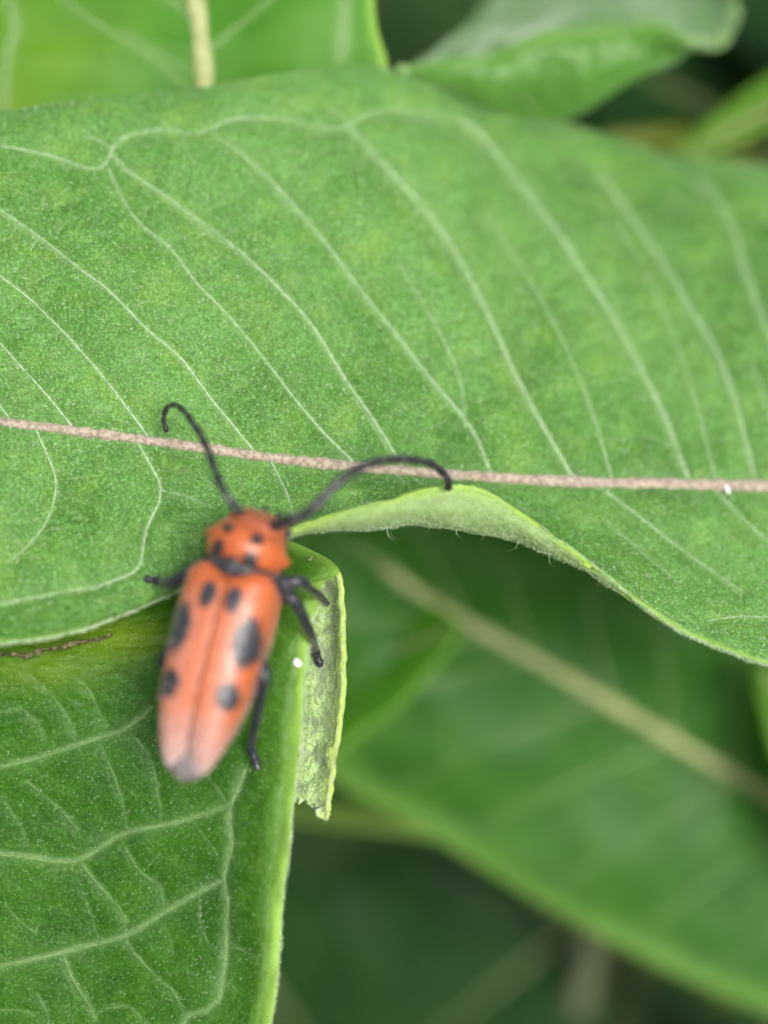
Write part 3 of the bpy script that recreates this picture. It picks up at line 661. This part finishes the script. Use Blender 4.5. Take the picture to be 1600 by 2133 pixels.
colr = np.tile(BLACK, (len(co), 1)); u = unbend(co); gt = np.clip((-7.6 - u[:, 1]) / .5, 0, 1)[:, None]; colr = colr * (1 - gt) + np.array([.20, .17, .16]) * gt
legd = np.full(len(co), 9.)
for pc, rr in leg_paths:
    for k in range(0, len(pc), 2): legd = np.minimum(legd, np.linalg.norm(co - pc[k], axis=1) - rr[k])
isleg = (legd < .10) & ~((u[:, 1] > .1) & (u[:, 2] > -.3) & (np.abs(u[:, 0]) < 1.9))
headm = np.clip((u[:, 1] - .16) / .08, 0, 1) * (~isleg)
def ell(P_, cx, cy, rx, ry, soft=.15):
    d = .12 * noiseA(P_[:, 0] * 2.6 + cx * 7, P_[:, 1] * 2.6) + .08 * noiseB(P_[:, 0] * 7, P_[:, 1] * 7) + np.sqrt(((P_[:, 0] - cx) / rx) ** 2 + ((P_[:, 1] - cy) / ry) ** 2); return np.clip((1 + soft - d) / (2 * soft), 0, 1)
sp = np.zeros(len(co))
for sgn in (-1, 1):
    sp = np.maximum(sp, ell(u, sgn * .66, 1.62, .27, .30)); sp = np.maximum(sp, ell(u, sgn * .74, .50, .30, .48))
    sp = np.maximum(sp, ell(u[:, 1:], 2.5, -.1, .36, .45) * (sgn * u[:, 0] > .9))
sp *= (u[:, 2] > -.5)
hd = np.clip((u[:, 1] - 1.6) / 1.2, 0, 1)[:, None]; body_c = (ORANGE * (1 - hd) + np.array([.36, .085, .04]) * hd) * (1 - sp[:, None]) + BLACK * sp[:, None]
colr = colr * (1 - headm[:, None]) + body_c * headm[:, None]
colr = np.where((isleg & (rng.random(len(co)) < .25))[:, None], BLACK * 2.5, colr)
band = np.exp(-((u[:, 1] - .02) / .09) ** 2)[:, None] * (~isleg)[:, None]; colr = colr * (1 - band) + np.array([.08, .075, .08]) * band
me2.vertices.foreach_set('co', (b2w(co)).astype(np.float32).ravel())
at = me2.attributes.new('Col', 'FLOAT_COLOR', 'POINT'); at.data.foreach_set('color', np.c_[colr, np.ones(len(colr))].astype(np.float32).ravel())
me2.polygons.foreach_set('use_smooth', np.ones(len(me2.polygons), bool)); me2.name = 'beetle'
me2.materials.clear()
beetle = link('beetle', me2, M_BEETLE); beetle['label'] = 'orange red beetle with black spots standing on the edge of the deep green leaf'; beetle['category'] = 'beetle'
# shift the origin to the beetle itself
ctr = b2w(np.array([0, -2.5, -1.5])); me2.transform(Matrix.Translation(-Vector(ctr))); beetle.location = Vector(ANCHOR) + Vector(ctr)

# wing cases
def wing_case(sgn):
    nu, nv = 110, 60; uu = np.linspace(0, 1, nu)[:, None] + np.zeros((1, nv)); vv = np.linspace(0, 1, nv)[None] + np.zeros((nu, 1))
    w = herm(np.array([[1.62],[1.86],[1.95],[2.00],[1.92],[1.80],[1.54],[1.24],[1.00]]), np.array([0,.04,.12,.3,.5,.66,.82,.94,1.]), uu[:, 0])[:, 0:1]
    h = herm(np.array([[1.35],[1.72],[1.86],[1.92],[1.86],[1.66],[1.30],[.90],[.62]]), np.array([0,.04,.10,.25,.5,.7,.86,.96,1.]), uu[:, 0])[:, 0:1]
    th_ = vv * (np.pi / 2 * 1.16)
    x = w * np.abs(np.sin(th_)) ** .80; z = h * np.sign(np.cos(th_)) * np.abs(np.cos(th_)) ** .62
    y0 = -.05 - .38 * np.exp(-(vv / .22) ** 2) - .45 * np.clip((vv - .55) / .45, 0, 1) ** 2
    y1 = -8.62 + 1.15 * np.clip((vv - .36) / .64, 0, 1) ** 2.2 + .62 * np.clip((.36 - vv) / .36, 0, 1) ** 2.0
    y = y0 + (y1 - y0) * uu
    x = x + .012; z = z - .04 * np.exp(-(vv / .035) ** 2) - .05 * np.exp(-((vv - .62) / .06) ** 2) * np.clip(1.2 - uu, 0, 1) * 0
    z = z + .06 * np.exp(-((vv - .60) / .10) ** 2 - ((uu - .06) / .06) ** 2)
    L = np.stack([sgn * x, y, z], -1)
    f = L.reshape(-1, 3) * [sgn, 1, 1]
    m = np.maximum.reduce([ell(f, .54, -1.45, .36, .60), ell(f, 1.44, -3.0, .54, 1.08), ell(f, 1.24, -5.3, .44, .60)])
    base = np.tile(ORANGE, (len(f), 1))
    U, Vv = uu.ravel()[:, None], vv.ravel()[:, None]
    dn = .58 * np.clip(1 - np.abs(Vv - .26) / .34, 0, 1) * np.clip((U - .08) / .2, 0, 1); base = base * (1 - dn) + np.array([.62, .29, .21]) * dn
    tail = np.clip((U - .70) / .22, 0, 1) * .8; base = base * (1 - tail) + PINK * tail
    rimm = np.maximum(np.clip((U - .965) / .03, 0, 1), np.clip((Vv - .80) / .08, 0, 1) * np.clip((U - .15) / .3, 0, 1)) * .75
    base = base * (1 - rimm) + GREY * rimm
    tip = np.clip(1 - np.abs(U - .975) / .018, 0, 1) * .6; base = base * (1 - tip) + np.array([.62, .56, .53]) * tip
    base = base * (1 - .2 * np.exp(-(Vv / .018) ** 2)) * (1 + .16 * noiseC(f[:, 0] * 3, f[:, 1] * 2)[:, None] + .10 * noiseB(f[:, 0] * 11, f[:, 1] * 9)[:, None])
    c = base * (1 - m[:, None]) + BLACK * 1.6 * m[:, None]
    Pw = b2w(L); Nn = grid_normals(Pw)
    if (Nn.reshape(-1, 3) @ BN).mean() < 0: Nn = -Nn
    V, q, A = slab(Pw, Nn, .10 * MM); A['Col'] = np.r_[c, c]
    a_ = V[q[0]]; fn = np.cross(a_[1] - a_[0], a_[3] - a_[0])
    if fn @ Nn[0, 0] < 0: q = q[:, ::-1]
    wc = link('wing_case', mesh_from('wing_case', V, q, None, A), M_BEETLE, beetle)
    sel = (vv > .02) & (vv < .9) & (uu > .03) & (uu < .98)
    add_hairs('down', Pw[sel], Nn[sel], 1000, .12, .011, wc, M_DOWN, lean=1.8, bias=-BF * 1.5)
    return wc
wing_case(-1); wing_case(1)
# scutellum between the wing cases
bm = bmesh.new(); bmesh.ops.create_icosphere(bm, subdivisions=3, radius=1)
V = np.array([v.co[:] for v in bm.verts]); F = np.array([[v.index for v in f.verts] for f in bm.faces]); bm.free()
sc_ = V * [.36, .42, .14]; sc_[:, 0] *= np.clip(1 + sc_[:, 1] * 1.3, .3, 1.5)
link('scutellum', mesh_from('scutellum', b2w(sc_ + [0, -.08, 1.66]), None, F), M_BLACK, beetle)
# eyes, one lobed patch around the foot of each antenna
for sgn in (-1, 1):
    e = V * [.20, .40, .42]; e[:, 0] += .08 * np.sin(e[:, 1] * 4)
    link('eye', mesh_from('eye', b2w(bend(e + [sgn * 1.22, 2.55, -.05])), None, F), M_BLACK, beetle)
    m_ = V * [.13, .30, .14]
    link('jaw', mesh_from('jaw', b2w(bend(m_ + [sgn * .32, 3.42, -1.05])), None, F), M_BLACK, beetle)
# antennae, eleven joints each
def antenna(pts, w0, w1):
    pc = curve(unp(np.array(pts, float)), 150); k = np.r_[0, np.cumsum(np.linalg.norm(np.diff(pc, axis=0), axis=1))]; k /= k[-1]
    jt = np.array([0, .10, .14, .27, .38, .48, .58, .67, .76, .84, .92, 1.0]); i_ = np.clip(np.searchsorted(jt, k, side='right') - 1, 0, 10)
    loc = (k - jt[i_]) / (jt[i_ + 1] - jt[i_])
    r = np.interp(k, [0, .1, 1], [w0 * 1.15, w0, w1]) / 2 * (1.08 + .40 * loc ** 2) * np.where(loc > .94, .78, 1)
    V_, q_, t_ = tube(pc, r * MM, 12, np.tile(-FWD, (150, 1)))
    ring = np.repeat(np.clip(1 - loc / .16, 0, 1) * (k > .12), 12); ring = np.r_[ring, 0, 0][:, None]
    cc = np.array([.014, .016, .018]) * (1 - ring) + np.array([.11, .11, .115]) * ring
    return link('antenna', mesh_from('antenna', V_, q_, t_, {'Col': cc}), M_BEETLE, beetle)
p_l = b2w(bend(np.array([-.72, 2.62, .95]))); p_r = b2w(bend(np.array([.82, 2.60, .90])))
antenna([tuple(proj(p_l)), (498,1064,74.2),(480,1043,73.9),(462,1014,74),(448,980,74.4),(436,945,74.9),(420,910,75.6),(401,880,76.4),(382,855,77.2),(362,843,77.9),(347,850,78.4),(341,872,78.7),(347,899,78.9)], .32, .17)
antenna([tuple(proj(p_r)), (602,1083,74.0),(628,1076,73.6),(650,1060,73.5),(675,1035,73.6),(705,1005,73.8),(740,980,74.2),(780,963,74.8),(820,957,75.4),(860,958,76),(895,965,76.6),(920,982,77.2),(935,1005,77.6),(933,1018,77.9)], .40, .26)
# ================================================================== the leaves around and below
def plain_loft(parent, rails, tks, n, m, mat, label=None, th=.32, attrs=None, bump=.4, rimw=.03, rimv=.5, seed=0):
    k = len(rails[0]); s_ = np.linspace(0, k - 1, n); t_ = np.linspace(0, 1, m)
    P = loft(rails, np.arange(float(k)), np.array(tks), s_, t_); SS, TT = np.meshgrid(s_, t_, indexing='ij')
    N0 = grid_normals(P); N0 = N0 if (N0 @ -FWD).mean() > 0 else -N0
    fade = np.clip(np.minimum(TT, 1 - TT) / .08, 0, 1) * np.clip(np.minimum(SS, k - 1 - SS) / .4, 0, 1)
    P = P + N0 * ((noiseA(SS * 2 + seed, TT * 5) * bump * 2 + noiseB(SS * 5, TT * 14 + seed) * bump * .5) * fade)[..., None] * MM
    pp = proj(P)
    A = {'vein': 0 * SS, 'rim': rimv * np.exp(-(np.minimum(TT, 1 - TT) / rimw) ** 2), 'yellow': 0 * SS}
    for kk, f in (attrs or {}).items(): A[kk] = f(pp, SS, TT)
    S = finish(Surf(), P, th * MM + 0 * SS, A)
    S.o = link('leaf', mesh_from('leaf', S.V, S.q, None, S.A), mat, parent, label); return S

# --- plant 3: smooth leaf with a straw-green midrib, standing behind the top of the big leaf
base = unp([455, 1110, 95.0]); f3 = ground_under(base + [0, .004, 0])
P3 = plant('milkweed plant whose yellowish green leaf with straw midrib rises behind the large leaf', f3)
stem_obj(P3, [f3, f3 * .5 + base * .5 + [0, .003, 0], base + [0, .004, -.004], base + [.001, .006, .006]], 5, 3, M_STEM)
A3 = [(450,1100,95),(780,700,92),(818,330,89.6),(808,140,88.6),(780,0,88.4),(790,-400,90),(760,-900,94),(380,-1600,102)]
A2 = [(450,1100,95),(640,700,91.6),(640,330,88.6),(640,140,87.6),(625,0,87.6),(600,-400,89),(560,-900,93),(380,-1600,102)]
A1 = [(450,1100,95),(440,700,91.5),(432,330,88.6),(425,140,87.8),(408,0,88),(380,-400,89.5),(350,-900,93.5),(380,-1600,102)]
A0 = [(450,1100,95),(150,700,91),(60,330,87.2),(40,140,86.6),(30,0,87),(0,-400,88.5),(-50,-900,92.5),(380,-1600,102)]
Am = [(450,1100,95),(-250,700,92),(-500,330,89),(-600,140,88),(-620,0,88),(-620,-400,90),(-500,-900,94),(380,-1600,102)]
def yA(pp, SS, TT): return .50 * np.clip((330 - pp[..., 0]) / 300, 0, 1) * np.clip(.7 + noiseB(pp[..., 0] / 160, pp[..., 1] / 120), 0, 1)
VA = [([(425,112),(470,75),(520,35),(560,0),(640,-70)], .14), ([(412,40),(300,-40),(200,-120)], .16), ([(18,0),(33,55),(16,110),(8,200),(20,300)], .22), ([(720,-40),(718,20),(712,115)], .26), ([(250,60),(330,110),(400,150)], .10), ([(130,0),(220,60),(300,110),(400,190)], .12)]
def vA(pp, SS, TT):
    fp = pp[..., :2].reshape(-1, 2); v = np.zeros(len(fp))
    for pl, w in VA:
        d = seg_dist(fp, curve(pl, 16)); v = np.maximum(v, .5 * np.exp(-(d / (w * 60)) ** 2) * w / .2)
    return v.reshape(SS.shape)
S3 = plain_loft(P3, [Am, A0, A1, A2, A3], [0, .35, .6, .8, 1], 150, 120, M_TL, 'yellowish green smooth leaf with straw coloured midrib', attrs={'yellow': yA, 'vein': vA}, rimw=.022, rimv=.8, bump=.14)
vein_part(S3, [p[:2] for p in A1], 1.15, .5, M_MIDRIB_T, S3.o, 'midrib', n=90, lift=.0, flat=.45, ns=10)
for pl, w in VA: vein_part(S3, pl, w, w * .6, M_VEIN_L, S3.o, lift=.01, flat=.35)

# --- plant 4: leaf with its near edge folded down, and a bright blade beside it
n4 = unp([1950, -700, 112.0]); f4 = ground_under(n4 + [.01, .01, 0])
P4 = plant('milkweed plant whose leaf has its front edge folded down, behind the large leaf', f4)
stem_obj(P4, [f4, f4 * .5 + n4 * .5, n4 + [.003, .002, 0], n4 + [.004, .004, .03]], 5, 3, M_STEM)
B_t = [(840,150,90),(905,105,94),(985,40,98),(1040,-40,102),(1120,-160,106),(1230,-300,110),(1400,-450,112),(1560,-560,113),(1700,-620,113),(1800,-640,113),(1900,-690,112)]
B_m = [(830,148,88.8),(890,130,91),(985,100,93),(1070,60,95),(1160,0,97),(1260,-60,99),(1350,-80,101),(1420,-90,102),(1500,-200,104),(1620,-380,108),(1900,-690,112)]
B_c = [(822,146,88.6),(900,134,90.0),(1000,122,90.8),(1092,95,91.2),(1200,72,91.6),(1300,60,92),(1372,56,92),(1440,85,91.5),(1525,45,94),(1552,-150,99),(1900,-690,112)]
B_f = [(830,150,88.7),(915,160,90.2),(1015,165,90.9),(1110,155,91.2),(1215,140,91.5),(1308,112,91.9),(1378,88,91.9),(1443,97,91.9),(1529,48,94.2),(1555,-150,99.2),(1900,-690,112)]
B_b = [(838,154,89.2),(925,200,91.4),(1030,240,92.4),(1130,258,93),(1205,240,93),(1312,172,92.6),(1388,132,92.2),(1445,104,92.2),(1532,50,94.4),(1557,-150,99.4),(1900,-690,112)]
tB = [0, .36, .62, .78, 1.]
def rB(pp, SS, TT): return .7 * np.exp(-((TT - .62) / .012) ** 2) * (SS < 7) + .9 * np.exp(-((1 - TT) / .05) ** 2) * (SS >= 7)
S4 = plain_loft(P4, [B_t, B_m, B_c, B_f, B_b], tB, 170, 110, M_SHEEN, 'leaf with pale top and bright green folded front edge', attrs={'rim': rB}, bump=.25)
for pl in ([(1000,122),(1040,165),(1090,205),(1130,240)], [(1092,97),(1150,130),(1190,180),(1215,225)], [(1195,75),(1240,95),(1268,130),(1280,170)], [(905,135),(940,160),(980,200)]):
    vein_part(S4, pl, .18, .12, M_VEIN_L, S4.o, lift=-.02, flat=.35)

# generic leaf blade between two points
def blade(parent, base, tip, width, up, mat, label=None, droop=.08, fold=.18, n=46, m=20, veins=True, midmat=None, midw=1.3, seed=0, name='leaf'):
    base, tip = np.asarray(base, float), np.asarray(tip, float); ax = tip - base; L = np.linalg.norm(ax); ax /= L
    up = np.asarray(up, float); up = up - ax * (up @ ax); up /= np.linalg.norm(up); side = np.cross(ax, up)
    s_ = np.linspace(0, 1, n)[:, None]; t_ = np.linspace(-1, 1, m)[None]
    prof = np.sin(np.pi * np.clip(s_, 0, 1) ** .85) ** .72; w = width / 2 * np.maximum(prof, .012)
    lift = -droop * L * (2 * s_ - .6) ** 2 + fold * np.abs(t_) * w - .25 * fold * t_ ** 2 * w + .05 * w * np.sin(s_ * 17 + seed + 2 * np.sign(t_)) * np.abs(t_) ** 2
    P = base + ax * (s_[..., None] * L) + side * (t_ * w)[..., None] + up * lift[..., None]
    q_ = np.abs(t_) + 0 * s_; v = np.zeros_like(q_)
    for k in range(1, 12):
        sk_ = k / 12 - .02; d = np.abs((s_ - sk_) * L - np.abs(t_) * w * .75); v = np.maximum(v, .5 * np.exp(-(d / (.45 * MM)) ** 2))
    S = Surf(); S.P = P; N = grid_normals(P)
    if (N @ up).mean() < 0: N = -N
    S.N = N; V, q, A = slab(P, N, .34 * MM, {'vein': v * 0, 'rim': (.0 if mat is M_DEEP_SHADE else .12) * np.clip((q_ - .93) / .07, 0, 1), 'yellow': 0 * q_})
    a_ = V[q[0]]; fn = np.cross(a_[1] - a_[0], a_[3] - a_[0])
    if fn @ N[0, 0] < 0: q = q[:, ::-1]
    o = link(name, mesh_from(name, V, q, None, A), mat, parent, label)
    mid = base + ax * (np.linspace(-.04, .97, n)[:, None] * L) + up * (np.interp(np.linspace(-.04, .97, n), s_[:, 0], (-droop * L * (2 * s_ - .6) ** 2)[:, 0])[:, None])
    Vv, qq, tt_ = tube(mid, np.linspace(midw, .25, n) * MM / 2, 8, np.tile(up, (n, 1)), .8)
    link('midrib', mesh_from('midrib', Vv, qq, tt_), midmat or (M_STEM if mat is M_DEEP_SHADE else M_MIDRIB_G), o)
    return o
nS = unp([2150, -20, 106.0]); fS = ground_under(nS + [.01, .006, 0])
P9 = plant('milkweed plant with a narrow bright blade above the edge of the large leaf', fS)
stem_obj(P9, [fS, fS * .5 + nS * .5, nS + [.002, .001, 0], nS + [.003, .003, .02]], 4.2, 2, M_STEM)
blade(P9, nS, unp([1365, 322, 99.0]), 4.2 * MM, UP * .8 - FWD * .8, M_BRIGHT, 'narrow bright yellow green blade', droop=.02, fold=.5, midw=.9)

# --- shaded leaf of plant 1 with the straw midrib, under the big leaf
D_l = [(650,1085,99),(570,1280,100.5),(590,1480,101.5),(700,1632,102.5),(872,1728,103),(1222,1938,104.5),(1600,2112,106.5),(2080,2250,110),(2330,2060,113)]
D_h = [(650,1085,99),(690,1230,99.6),(780,1350,100.4),(900,1480,101.2),(1060,1590,102),(1330,1760,104),(1640,1920,106),(2060,2110,110),(2330,2060,113)]
D_m = [(650,1085,99),(790,1178,100.6),(930,1270,101.6),(1090,1362,102.6),(1260,1458,103.6),(1450,1570,104.8),(1660,1690,106.4),(2050,1910,110.4),(2330,2060,113)]
D_g = [(650,1085,99),(880,1110,99.6),(1060,1180,100.4),(1240,1250,101.4),(1420,1330,102.6),(1590,1430,104),(1780,1560,106),(2080,1800,110),(2330,2060,113)]
D_u = [(650,1085,99),(960,1010,100.5),(1180,1040,101.4),(1390,1100,102.4),(1580,1190,103.6),(1740,1300,105),(1900,1440,107),(2130,1740,110.5),(2330,2060,113)]
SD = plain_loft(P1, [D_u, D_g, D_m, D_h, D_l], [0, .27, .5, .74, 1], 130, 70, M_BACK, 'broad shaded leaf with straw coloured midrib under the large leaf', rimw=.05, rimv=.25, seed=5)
vein_part(SD, [p[:2] for p in D_m[1:]], .65, 1.15, M_MIDRIB_T, SD.o, 'midrib', n=70, lift=.15, flat=.8, ns=10)
for k in range(10):
    f = .12 + k * .085; a_ = curve([p[:2] for p in D_m], 100)[int(f * 99)]
    for rail, g_ in ((D_l, -.10), (D_u, -.12)):
        e_ = curve([p[:2] for p in rail], 100)[int(np.clip(f + g_, .02, .95) * 99)]
        vein_part(SD, [a_, a_ * .6 + e_ * .4 + [0, 12 * np.sign(g_)], a_ * .12 + e_ * .88], .3, .14, M_VEIN_L, SD.o, lift=.07, flat=.5, n=14)
V, q, tt = tube(curve([unp(D_m[-1]), nodeD + [.003, 0, 0]], 5), np.array([1.4] * 5) * MM, 10); link('petiole', mesh_from('petiole', V, q, tt), M_STEM, SD.o)

# --- plant 5: young bright leaf and grey stem low between the others
n5 = unp([1222, 1905, 121.0]); f5 = ground_under(n5 + [-.004, -.004, 0])
P5 = plant('milkweed plant with a greyish stem showing below the shaded straw midrib leaf', f5)
stem_obj(P5, [f5, f5 * .5 + n5 * .5, unp([1205, 2150, 124.5]), n5, n5 + [.001, .002, .012]], 4.2, .95, M_STEM_T)
blade(P5, n5 + [-.001, 0, -.004], unp([700, 2330, 128.0]), 26 * MM, -FWD + UP * .25, M_DEEP_SHADE, 'dull green leaf hanging in the shade', droop=.03, fold=.15, seed=2, midw=.6)
blade(P5, n5 + [.001, .001, .004], unp([1880, 1330, 113.0]), 15 * MM, -FWD + UP * .3, M_BACK, droop=.03, fold=.2, seed=3)
# --- plant 6: bright leaf seen in the gap beside the folded strip, and the pale stalk below it
n6 = unp([330, 1620, 112.0]); f6 = ground_under(n6 + [.0, -.004, 0])
P6 = plant('milkweed plant with a young bright leaf in the gap behind the folded strip', f6)
stem_obj(P6, [f6, f6 * .5 + n6 * .5, n6, n6 + [.001, .002, .012]], 4.2, 1.6, M_STEM)
blade(P6, n6 + [.001, .001, .002], unp([925, 1285, 98.0]), 12.5 * MM, -FWD * .8 + UP * .6, M_TL, 'young bright yellow green leaf', droop=.03, fold=.08, seed=1, midw=.5)
blade(P6, n6 + [.001, -.001, -.002], unp([885, 1690, 101.5]), 2.2 * MM, -FWD * .6 + UP, M_BRIGHT, 'slender pale green bract', droop=.04, fold=.4, seed=4, midw=.5)
blade(P6, n6 + [0, -.002, -.006], unp([720, 2300, 134.0]), 12 * MM, -FWD + RIGHT * .3, M_DEEP_SHADE, droop=.03, fold=.15, seed=6)
# --- plant 7: pale leaf cutting in at the side, yellow leaf tip low down
n7 = unp([1790, 1900, 101.0]); f7 = ground_under(n7 + [.02, .004, 0])
P7 = plant('milkweed plant with a pale yellow green leaf beside the straw midrib leaf', f7)
stem_obj(P7, [f7, f7 * .5 + n7 * .5 + [.01, 0, 0], n7 + [.004, 0, 0], n7 + [.004, .003, .012]], 4.2, 1.6, M_STEM)
blade(P7, n7 + [.003, 0, 0], unp([1612, 1390, 98.0]), 6.5 * MM, -FWD + UP * .5, M_BRIGHT, 'pale yellow green leaf', droop=.05, fold=.3, seed=3, midw=.7)
n8 = unp([1480, 2330, 118.0])
blade(P7, n7 + [.003, 0, -.004], unp([1462, 2100, 117.0]), 2.6 * MM, -FWD + UP * .2, M_YEL, 'small yellowing leaf', droop=.03, fold=.3, seed=8, midw=.4)
# --- plant 8: things in the dark gap at the top
n9 = unp([1600, 420, 118.0]); f9 = ground_under(n9 + [0, .01, 0])
P8 = plant('milkweed plant with dull teal leaves and a yellowing leaf behind the folded leaf', f9)
stem_obj(P8, [f9, f9 * .5 + n9 * .5, n9, n9 + [.001, .003, .016]], 4.2, 1.6, M_STEM)
blade(P8, n9 + [0, .001, .004], unp([1180, 60, 122.0]), 16 * MM, -FWD * .8 + UP * .7, M_DEEP_SHADE, 'dull teal green leaf', droop=.02, fold=.15, seed=1)
blade(P8, n9 + [.001, .002, .008], unp([1900, -150, 126.0]), 20 * MM, -FWD * .8 + UP * .6, M_DEEP_SHADE, droop=.03, fold=.15, seed=2)
blade(P8, n9 + [0, .001, .003], unp([1265, 250, 106.0]), 1.7 * MM, -FWD * .8 + UP * .6, M_YEL, 'small curled yellow leaf', droop=.05, fold=.5, seed=2, midw=.4)
blade(P8, n9 + [.001, -.001, .001], unp([1490, 290, 108.0]), 5.5 * MM, -FWD * .8 + UP * .7, M_TL, droop=.05, fold=.3, seed=5, midw=.6)

# --- the understorey: whole plants lower down, added tall ring, all from one set of meshes
def proto_leaf_meshes(k):
    r = random.Random(k); L = r.uniform(.085, .125); n, m = 30, 14
    s_ = np.linspace(0, 1, n)[:, None]; t_ = np.linspace(-1, 1, m)[None]
    w = L * .24 * np.maximum(np.sin(np.pi * s_ ** .85) ** .72, .02)
    z = L * (.30 * s_ - .42 * s_ ** 2) + .2 * np.abs(t_) * w + .07 * w * np.sin(s_ * 15 + k + np.sign(t_)) * t_ ** 2
    P = np.stack([s_ * L + 0 * t_, t_ * w, z], -1); N = grid_normals(P); N = N if N[..., 2].mean() > 0 else -N
    v = np.zeros((n, m))
    for j in range(1, 12): v = np.maximum(v, .12 * np.exp(-(np.abs((s_ - j / 12) * L - np.abs(t_) * w * .7) / (.6 * MM)) ** 2))
    V, q, A = slab(P, N, .4 * MM, {'vein': v, 'rim': .0 * (np.abs(t_) + 0 * s_ > .97), 'yellow': 0 * v})
    a_ = V[q[0]]; fn = np.cross(a_[1] - a_[0], a_[3] - a_[0])
    if fn @ N[0, 0] < 0: q = q[:, ::-1]
    me = mesh_from('leaf', V, q, None, A); me.materials.append(M_DEEP_SHADE)
    mid = np.stack([np.linspace(-.012, L * .97, n), np.zeros(n), np.interp(np.linspace(-.012, L * .97, n), s_[:, 0] * L, (L * (.30 * s_ - .42 * s_ ** 2))[:, 0]) + .0003], -1)
    Vv, qq, tt_ = tube(mid, np.linspace(1.1, .3, n) * MM, 8, np.tile(np.array([0, 0, 1.]), (n, 1))); mm_ = mesh_from('midrib', Vv, qq, tt_); mm_.materials.append(M_STEM)
    return me, mm_
PM = [proto_leaf_meshes(k) for k in range(4)]
def stem_mesh(h):
    n = 24; z = np.linspace(0, h, n); p = np.stack([.006 * np.sin(z * 7), .005 * np.cos(z * 6) - .005, z], -1)
    V, q, t_ = tube(p, np.linspace(5, 1.6, n) * MM, 10, np.tile(np.array([0, 1., .1]), (n, 1))); me = mesh_from('stem', V, q, t_); me.materials.append(M_STEM); return me, p
ur = random.Random(11)
spots = [(-.11,.02),(.0,.06),(.085,.03),(.03,.12),(-.07,.13),(.14,.13),(-.02,-.035),(.07,-.06),(-.15,.10),(.02,.20),(.13,.24),(-.12,.24),(.22,.06),(-.24,.02),(.20,-.10),(-.20,-.14),(.05,.34),(-.22,.36),(.26,.38),(.36,.2),(-.38,.2)]
spots += [(.36 * math.sin(k * .52) + ur.uniform(-.03, .03), .05 - .34 * math.cos(k * .52) + ur.uniform(-.03, .03)) for k in range(-4, 5)]  # ring of unseen tall plants, added to block low sky light
for k, (x, y) in enumerate(spots):
    far = math.hypot(x, y - .05); h = (.54 if far < .17 else .70 if far < .28 else .90) + ur.uniform(-.05, .03)
    t_ = thing('milkweed_plant', 'dim milkweed plant deep in the shade below the sharp leaves', 'plant', (x, y, 0), 'milkweed plants deep in the shade')
    me, p = stem_mesh(h); link('stem', me, None, t_, world=False)
    a0 = ur.uniform(0, 6.28); z = h
    node = 0
    while z > .18:
        i_ = int(np.argmin(np.abs(p[:, 2] - z)))
        for side in (0, 1):
            lm, mm_ = PM[ur.randrange(4)]; lo = bpy.data.objects.new('leaf', lm); col.objects.link(lo); lo.parent = t_
            lo.location = p[i_] + np.array([0, 0, 0]); sc_ = (.45 if node == 0 else .75 if node == 1 else 1.) * ur.uniform(.85, 1.1); lo.scale = (sc_,) * 3
            lo.rotation_euler = (ur.uniform(-.25, .25), ur.uniform(-.5, .1) - (.5 if node == 0 else 0), a0 + side * math.pi + ur.uniform(-.2, .2))
            mo = bpy.data.objects.new('midrib', mm_); col.objects.link(mo); mo.parent = lo
        a0 += math.pi / 2; z -= ur.uniform(.055, .08); node += 1
